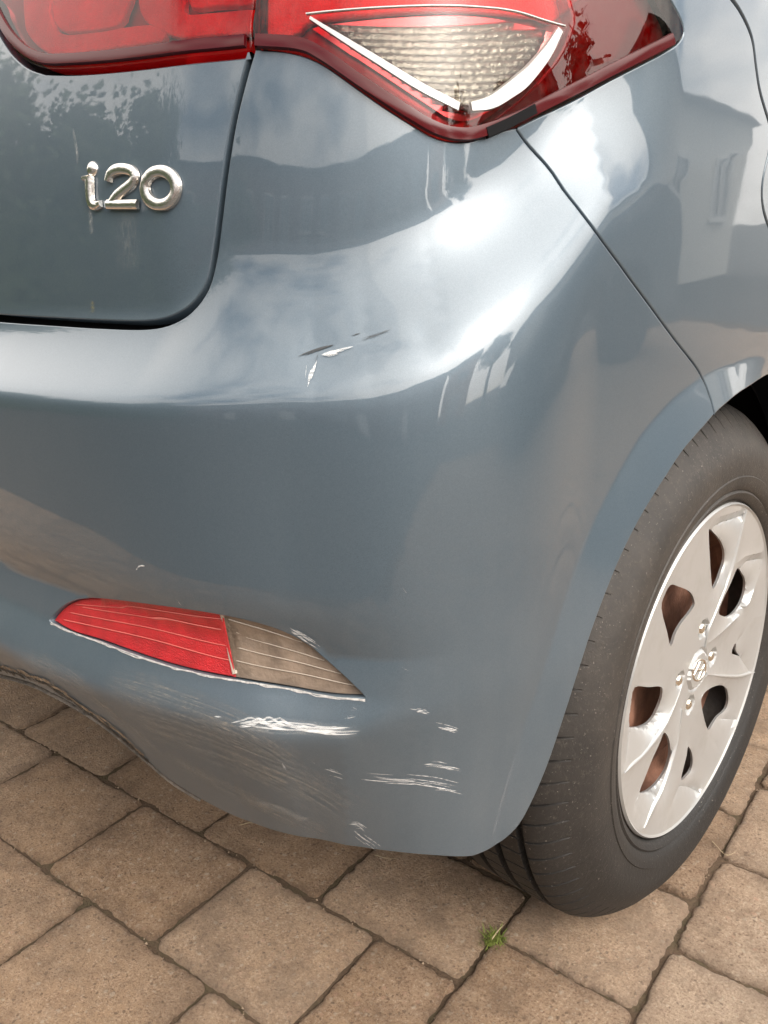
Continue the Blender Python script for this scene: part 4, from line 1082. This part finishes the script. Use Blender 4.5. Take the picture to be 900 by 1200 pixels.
def paver_mesh(w_, l_, seed, fine):
    """a tumbled block: rounded corners, wavy arrises, chamfer; top near z = 0"""
    V = []; g = .0010; cr_ = .011
    hx, hy = w_/2-g, l_/2-g; pts = []
    st = .0045 if fine else .03
    def arc(cx, cy, a0):
        n = 5 if fine else 2
        for i in range(n+1): a = a0+math.pi/2*i/n; pts.append((cx+cr_*math.cos(a), cy+cr_*math.sin(a)))
    def line(a, b):
        n = max(2, int(math.dist(a, b)/st))
        for i in range(1, n): pts.append((a[0]+(b[0]-a[0])*i/n, a[1]+(b[1]-a[1])*i/n))
    arc(hx-cr_, hy-cr_, 0); line((hx-cr_, hy), (-hx+cr_, hy)); arc(-hx+cr_, hy-cr_, math.pi/2); line((-hx, hy-cr_), (-hx, -hy+cr_)); arc(-hx+cr_, -hy+cr_, math.pi); line((-hx+cr_, -hy), (hx-cr_, -hy)); arc(hx-cr_, -hy+cr_, 1.5*math.pi); line((hx, -hy+cr_), (hx, hy-cr_))
    n = len(pts); s = 0; P = []
    for i, (x, y) in enumerate(pts):
        s += math.dist(pts[i-1], (x, y)); r = math.hypot(x, y)
        d = (.0022*vn(s*70, seed)+.0016*vn(s*230, seed+3)+.0026*vn(s*22, seed+9)) if fine else .001*vn(s*40, seed)
        P.append((x*(1-(.0012+max(d, -.0014))/r), y*(1-(.0012+max(d, -.0014))/r)))
    rings = [(0, -.030), (0, -.0060), (.0008, -.0030), (.0026, -.0010), (.008, -.0001), (.024, 0)] if fine else [(0, -.03), (0, -.005), (.005, -.0006)]
    F = []
    for q, (ins, z) in enumerate(rings):
        for i, (x, y) in enumerate(P):
            r = math.hypot(x, y); jit = (.0009 if q < 4 else .0004)*vn(i*.9, seed+q*5) if fine and q else 0
            V.append((x*(1-ins/r), y*(1-ins/r), z+jit))
    for q in range(len(rings)-1):
        for i in range(n): j = (i+1) % n; F.append((q*n+i, q*n+j, (q+1)*n+j, (q+1)*n+i))
    F.append(tuple((len(rings)-1)*n+i for i in range(n)))
    return V, F
ground = None
bm = bmesh.new(); bmesh.ops.create_grid(bm, x_segments=1, y_segments=1, size=400)
for v in bm.verts: v.co.z = -.030
def turf_mat():
    k = NT('surrounding_tarmac_and_verge'); b = k.b; P = k.pos()
    f = k.noise(P, 60, 5, .7); c = k.mix(f, (.045, .044, .042), (.085, .082, .078)); k.l(c, b.inputs['Base Color']); b.inputs['Roughness'].default_value = .9
    k.l(k.bump(f, .6, .01), b.inputs['Normal']); return k.m
ground = bm_obj('ground', bm, turf_mat()); ground['kind'] = 'structure'
drive = mesh_obj('driveway', [(*g2w(a, b), -.0050) for a, b in ((-4.5, -1.70), (5, -1.70), (5, 6), (-4.5, 6))], [(0, 1, 2, 3)], SAND); drive['kind'] = 'structure'
blocks = []   # (a, b, size a, size b, seen)
ax = .697
rowb = [-.538+.1665*k for k in range(-26, 38)]
offs = {-1: .258, 0: .157, 1: .050, 2: -.02+.22, 3: .11, -2: .18, -3: .07}
rr_ = random.Random(11)
for k, b0 in zip(range(-26, 38), rowb):
    o_ = offs.get(k, rr_.random()*.22); j = [ax]
    fixed = {0: [.583, .375, .157, -.064], 1: [.486, .270, .050, -.172], -1: [.477, .258, .04], 2: [.60, .38, .16]}.get(k)
    x = ax
    if fixed: j += fixed; x = fixed[-1]
    else: x = ax-(.08+.14*rr_.random()); j.append(x)
    while x > -4.2: x -= rr_.choice((.22, .22, .215, .165)); j.append(x)
    for p_, q_ in zip(j[:-1], j[1:]): blocks.append(((p_+q_)/2, b0+.083, p_-q_, .1665))
for c_ in range(0, 24):
    a0 = ax+.171*c_; fx = {0: [-.49, -.295, -.101, .097, .29], 1: [-.385, -.190, -.003, .185, .375], 2: [-.28, -.09, .1]}.get(c_)
    y = -4.6-rr_.random()*.2
    if fx:
        j = list(fx); y = fx[0]
        while y > -4.6: y -= .195; j.insert(0, y)
        y = fx[-1]
        while y < 5.5: y += .195; j.append(y)
    else:
        j = [y]
        while y < 5.5: y += rr_.choice((.195, .195, .17, .22)); j.append(y)
    for p_, q_ in zip(j[:-1], j[1:]): blocks.append((a0+.0855, (p_+q_)/2, .171, q_-p_))
blocks = [q for q in blocks if q[1]-q[3]/2 > -1.71]
def bkey(q):
    x, y = g2w(q[0], q[1]); return math.hypot(x-.55, y+.45)
blocks.sort(key=bkey)
cache = {}
def inst(i, q):
    fine = i < 90
    key = (round(q[2], 3), round(q[3], 3), i if i < 46 else i % 3, fine)
    if key not in cache:
        V, F = paver_mesh(q[2], q[3], i*1.7+3, fine); me = bpy.data.meshes.new('paver'); me.from_pydata(V, [], F); me.materials.append(PAVE)
        at = me.attributes.new('edge', 'FLOAT', 'POINT'); zs = len(V)//(6 if fine else 3); at.data.foreach_set('value', [([1, 1, .9, .75, .45, 0] if fine else [1, .9, .2])[vi//zs] for vi in range(len(V))])
        me.polygons.foreach_set('use_smooth', [True]*len(me.polygons)); me.set_sharp_from_angle(angle=R(50)); cache[key] = me
    return cache[key]
for i, q in enumerate(blocks[:290]):
    o_ = bpy.data.objects.new('paver', inst(i, q)); link(o_, drive)
    x, y = g2w(q[0], q[1]); o_.location = (x, y, -.0005+.0012*noise1(i, 5)); o_.rotation_euler = (R(.35)*noise1(i, 1), R(.35)*noise1(i, 2), PHI+R(.35)*noise1(i, 3))
V = []; F = []
for i, q in enumerate(blocks[290:]):
    x, y = g2w(q[0], q[1]); k = len(V); c_, s_ = math.cos(PHI), math.sin(PHI)
    for z, g in ((-.03, .003), (-.004, .003), (0, .008)):
        for sx, sy in ((1, 1), (-1, 1), (-1, -1), (1, -1)):
            a, b = sx*(q[2]/2-g), sy*(q[3]/2-g); V.append((x+a*c_-b*s_, y+a*s_+b*c_, z+.001*noise1(i, 4)))
    for r_ in range(2):
        for j in range(4): F.append((k+r_*4+j, k+r_*4+(j+1) % 4, k+r_*4+4+(j+1) % 4, k+r_*4+4+j))
    F.append((k+8, k+9, k+10, k+11))
o_ = mesh_obj('paving_blocks', V, F, PAVE, drive, False); o_['kind'] = 'stuff'

# ------------------------------------------------------------------ the street behind the camera, mirrored in the paintwork
def polar_pt(az, d): return (.8+d*math.sin(R(az)), -.5+d*math.cos(R(az)))
BRICKW = simple('dark_brick_wall', (.16, .085, .06), .9, var=.3, vscale=6)
SLATE = simple('slate_roof', (.06, .06, .065), .7, var=.3, vscale=5)
CREAM = simple('cream_render', (.66, .58, .45), .9, var=.06, vscale=3)
PEACH = simple('warm_render', (.78, .50, .34), .9)
GREYR = simple('pale_grey_render', (.74, .72, .67), .9, var=.05, vscale=3)
WHITEF = simple('white_window_frame', (.8, .8, .78), .5)
def house(name, label, az, d, wid, dep, h, roof_h, wall, face=None, nwin=3, group=None):
    x, y = polar_pt(az, d); t = thing(name, label, 'house', (x, y, 0), group); t.rotation_euler.z = -R(az) if face is None else face
    if face is not None: t.location = (6.6, 7.7, 0)
    bm = bmesh.new(); bbox(bm, (0, dep/2, h/2), (wid, dep, h)); bm_obj('wall', bm, wall, t)
    V = [(-wid/2-.3, -.35, h), (wid/2+.3, -.35, h), (wid/2+.3, dep+.35, h), (-wid/2-.3, dep+.35, h), (-wid/2-.3, dep/2, h+roof_h), (wid/2+.3, dep/2, h+roof_h)]
    mesh_obj('roof', V, [(0, 1, 5, 4), (2, 3, 4, 5), (0, 4, 3), (1, 2, 5), (3, 2, 1, 0)], SLATE, t, False)
    for fl_ in range(2):
        for k in range(nwin):
            wx = (k-(nwin-1)/2)*wid/nwin; z = 1.5+fl_*2.6
            if z+.7 > h: continue
            if fl_ == 0 and k == nwin//2:
                bm = bmesh.new(); bbox(bm, (wx, -.03, 1.05), (.95, .08, 2.1), bev=.01); bm_obj('door', bm, WHITEF, t); continue
            bm = bmesh.new()
            for c_, q_ in (((wx, -.04, z+.62), (1.2, .08, .08)), ((wx, -.04, z-.62), (1.3, .12, .08)), ((wx-.58, -.04, z), (.07, .07, 1.2)), ((wx+.58, -.04, z), (.07, .07, 1.2)), ((wx, -.04, z), (.06, .06, 1.2))): bbox(bm, c_, q_)
            f_ = bm_obj('window', bm, WHITEF, t)
            bm = bmesh.new(); bbox(bm, (wx, -.005, z), (1.12, .03, 1.2)); bm_obj('pane', bm, GLASS, f_)
    return t
for k, az in enumerate((113, 132, 151, 170, 189)):
    house('brick_house', ('dark brick terrace house across the street, first beside the warm rendered house', 'dark brick terrace house across the street, second from the warm rendered house', 'dark brick terrace house across the street, middle one of the five', 'dark brick terrace house across the street, second from the garden trees', 'dark brick terrace house across the street, last one beside the garden trees')[k], az, 14, 5.3, 7, 5.75, .9, BRICKW, nwin=2, group='brick houses across the street')
house('gable_house', 'narrow warm rendered house catching the low sun across the street', 97, 17, 2.6, 5, 6.0, 2.0, PEACH, nwin=1)
house('rendered_house', 'pale grey rendered house running alongside the driveway, right of the parked cars', 30, 10.0, 11.5, 6, 2.75, .5, GREYR, face=R(-90), nwin=4)
BARK = simple('bark', (.10, .075, .05), .95, bump=(60, .6)); LEAF = simple('leaf_green', (.045, .075, .028), .6, var=.4, vscale=2.5)
def tree(az, d, h, cr_r, label, seed):
    x, y = polar_pt(az, d); t = thing('garden_tree', label, 'tree', (x, y, 0), 'garden trees behind the car'); q = random.Random(seed)
    bm = bmesh.new(); bmesh.ops.create_cone(bm, segments=10, radius1=.16, radius2=.07, depth=h*.7, matrix=Matrix.Translation((0, 0, h*.35)), cap_ends=True)
    for k in range(6):
        a = q.random()*6.28; bmesh.ops.create_cone(bm, segments=6, radius1=.05, radius2=.015, depth=cr_r*1.1, matrix=Matrix.Translation((0, 0, h*(.4+.06*k))) @ Matrix.Rotation(a, 4, 'Z') @ Matrix.Rotation(R(50), 4, 'Y') @ Matrix.Translation((0, 0, cr_r*.55)), cap_ends=False)
    bm_obj('trunk', bm, BARK, t, smooth=True)
    V = []; F = []; cl = []
    for k in range(34):
        v = Vector((q.gauss(0, 1), q.gauss(0, 1), q.gauss(0, 1))).normalized()*cr_r*(.35+.65*q.random()); cl.append((v.x, v.y, h*.68+v.z*1.15, cr_r*(.22+.2*q.random())))
    for k in range(8000):
        c = cl[k % len(cl)]; v = Vector((q.gauss(0, .5), q.gauss(0, .5), q.gauss(0, .5)))*c[3]; p = Vector(c[:3])+v*1.15; e = Euler((q.random()*6, q.random()*6, q.random()*6)).to_matrix(); sz = .05+.06*q.random(); i = len(V)
        for a, b in ((-1, 0), (0, -.5), (1, 0), (0, .5)): V.append(p+e @ Vector((a*sz, b*sz*1.3, 0)))
        F.append((i, i+1, i+2, i+3))
    for c in cl:
        bm = bmesh.new(); bmesh.ops.create_icosphere(bm, subdivisions=1, radius=c[3]*.62); i = len(V)
        for v in bm.verts: V.append(Vector(c[:3])+v.co*(1+.3*q.uniform(-1, 1)))
        for f in bm.faces: F.append(tuple(i+v.index for v in f.verts))
        bm.free()
    mesh_obj('crown', V, F, LEAF, t, False)
tree(-128, 9.5, 4.4, 1.9, 'tall leafy garden tree left of the others, reflected in the tailgate', 1)
tree(-146, 10, 5.4, 2.1, 'round leafy garden tree in the middle of the row, reflected in the tailgate', 2)
tree(-138, 8.2, 3.0, 1.7, 'low dense laurel bush between the two taller garden trees', 6)
tree(-158, 9.5, 3.6, 1.8, 'wide leafy laurel at the near end of the hedge', 7)
tree(-112, 10, 4.2, 1.8, 'lower leafy garden tree at the end of the row behind the car', 3)
tree(85, 12, 5.6, 1.25, 'small leafy street tree beside the warm rendered house', 4)
def hedge():
    t = None; V = []; F = []; q = random.Random(9)
    p0 = Vector((*polar_pt(-95, 7), 0)); p1 = Vector((*polar_pt(-165, 8), 0))
    for k in range(14000):
        u = q.random(); p = p0.lerp(p1, u)+Vector((q.gauss(0, .22), q.gauss(0, .22), 1.9*q.random()**.7)); e = Euler((q.random()*6, q.random()*6, q.random()*6)).to_matrix(); i = len(V)
        for a, b in ((-1, 0), (0, -.5), (1, 0), (0, .5)): V.append(p+e @ Vector((a*.06, b*.08, 0)))
        F.append((i, i+1, i+2, i+3))
    d_ = (p1-p0); nn = Vector((-d_.y, d_.x, 0)).normalized()*.2; i = len(V)
    V += [p0-nn, p1-nn, p1+nn, p0+nn]+[v+Vector((0, 0, 1.75)) for v in (p0-nn, p1-nn, p1+nn, p0+nn)]; F += [(i, i+1, i+5, i+4), (i+1, i+2, i+6, i+5), (i+2, i+3, i+7, i+6), (i+3, i, i+4, i+7), (i+4, i+5, i+6, i+7)]
    o = mesh_obj('garden_hedge', V, F, LEAF, None, False); o['label'] = 'clipped green hedge along the far side of the driveway'; o['category'] = 'hedge'
hedge()

def neighbour(az, d, face, label, col):
    x, y = polar_pt(az, d); t = thing('parked_car', label, 'car', (x, y, 0)); t.rotation_euler.z = face
    pr = [(-2.0, .30), (-2.02, .62), (-1.85, .86), (-1.1, .94), (-.45, 1.40), (.9, 1.44), (1.55, 1.05), (1.98, .96), (2.0, .32)]
    V = []; F = []; m = len(pr)
    for sx, ins in ((-.84, 0), (-.80, 0), (0, 0), (.80, 0), (.84, 0)):
        for (a, z) in pr: V.append((sx*(1-.16*max(0, z-.9)/.5), a, z+(.02 if abs(sx) < .82 else -.02)))
    for i in range(4):
        for j in range(m-1): F.append((i*m+j, i*m+j+1, (i+1)*m+j+1, (i+1)*m+j))
    F.append(tuple(range(m))); F.append(tuple(4*m+j for j in range(m))[::-1])
    mesh_obj('body', V, F, col, t, True, sharp=30)
    for sx in (-1, 1):
        P = [(-1.0, .95), (-.42, 1.34), (.85, 1.37), (1.45, 1.02)]; V = [(sx*(.855-.13*max(0, z-.9)/.5), a, z) for a, z in P]+[(sx*(.845-.13*max(0, z-.9)/.5), a, z) for a, z in P]
        mesh_obj('window', V, [(0, 1, 2, 3), (7, 6, 5, 4), (0, 4, 5, 1), (1, 5, 6, 2), (2, 6, 7, 3), (3, 7, 4, 0)], GLASS, t, False)
        for yy in (-1.25, 1.25):
            bm = bmesh.new(); bmesh.ops.create_cone(bm, segments=32, radius1=.31, radius2=.31, depth=.2, cap_ends=True, matrix=Matrix.Translation((sx*.76, yy, .31)) @ Matrix.Rotation(R(90), 4, 'Y')); bm_obj('wheel', bm, RUBBER, t, sharp=40)
    return t
neighbour(52, 4.6, R(6), 'dark car parked on the next bay, seen only mirrored in the rear wing', simple('black_car_paint', (.02, .022, .025), .25, coat=1))

# moss tuft, straws and grit on the paving
def gpt(px, py, z=0.):
    D = (px-450)/CP['f']*CR-(py-600)/CP['f']*CU+CF; t = (z-CO[2])/D[2]; return CO+t*D
MOSS = simple('moss_green', (.20, .24, .05), .8, var=.4, vscale=300); STRAW = simple('dry_straw', (.50, .40, .25), .8)
def tuft(px, py, r, n, label, seed):
    c = gpt(px, py); q = random.Random(seed); V = []; F = []
    for k in range(n):
        a = q.random()*6.28; rr = r*abs(q.gauss(0, .55)); b = Vector((c[0]+rr*math.cos(a), c[1]+rr*math.sin(a), -.004)); h = r*(.35+.6*q.random()); d = Vector((q.gauss(0, .5), q.gauss(0, .5), 1)).normalized(); w_ = Vector((math.sin(a), -math.cos(a), 0))*(.0006+.0005*q.random()); i = len(V)
        V += [b-w_, b+w_, b+d*h*.6+w_*.8, b+d*h+Vector((d.x, d.y, 0))*h*.4, b+d*h*.6-w_*.8]; F.append((i, i+1, i+2, i+3, i+4))
    o_ = mesh_obj('moss_tuft', V, F, MOSS, None, False); o_['label'] = label; o_['category'] = 'moss'
tuft(579, 1101, .014, 260, 'small bright green moss tuft in the paving joint below the tyre', 1)
def straw(pts, w_, label):
    P = cat([tuple(gpt(*p, z=.0035)[:2]) for p in pts], .003); V = []; F = []; m = len(P); t = np.gradient(P, axis=0); t /= np.hypot(*t.T)[:, None]; n = np.stack([-t[:, 1], t[:, 0]], -1)
    for i in range(m):
        u = i/(m-1); ww = w_*(1-.6*u)
        for a, h in ((-1, 0), (0, 1), (1, 0), (0, -1)): V.append((P[i, 0]+n[i, 0]*ww*a, P[i, 1]+n[i, 1]*ww*a, .0022+ww*h+.002*math.sin(u*3)))
    for i in range(m-1):
        for j in range(4): F.append((i*4+j, i*4+(j+1) % 4, (i+1)*4+(j+1) % 4, (i+1)*4+j))
    o_ = mesh_obj('straw', V, F, STRAW, None, True); o_['label'] = label; o_['category'] = 'straw'
straw([(576, 1100), (583, 1092), (590, 1083)], .0011, 'short dry straw standing in the moss tuft')
straw([(280, 966), (300, 964), (318, 970)], .0006, 'thin curved dry straw on the paving under the scuffed bumper edge')
straw([(440, 1001), (456, 1007), (470, 1004)], .0006, 'thin dry straw on the paving below the bumper corner')
straw([(835, 985), (850, 1002), (862, 998)], .0006, 'thin dry straw on the paving right of the tyre')
GRIT = simple('pale_grit', (.36, .27, .19), .9, var=.4, vscale=400)
def grit():
    q = random.Random(5); V = []; F = []
    for k in range(170):
        if q.random() < .7:
            b_ = q.choice([-.538, -.372, -.205]); a_ = q.uniform(-.2, .7); x, y = g2w(a_, b_+q.gauss(0, .0035))
        elif q.random() < .5: x, y = g2w(q.choice([.697, .868])+q.gauss(0, .0035), q.uniform(-.5, .4))
        else: x, y = g2w(q.uniform(-.2, 1.05), q.uniform(-.72, .3))
        r = .0008+.0014*q.random()**2; i = len(V); z = -.002
        for a, b, c in ((1, 0, 0), (-.5, .85, 0), (-.5, -.85, 0), (.1, 0, 1.1), (0, .1, -1)): V.append((x+a*r*(.7+.6*q.random()), y+b*r*(.7+.6*q.random()), z+(c+.6)*r))
        F += [(i, i+1, i+3), (i+1, i+2, i+3), (i+2, i, i+3), (i+1, i, i+4), (i+2, i+1, i+4), (i, i+2, i+4)]
    o_ = mesh_obj('grit', V, F, GRIT, None, False); o_['kind'] = 'stuff'; o_['label'] = 'loose pale grit lying in the paving joints'; o_['category'] = 'grit'
grit()
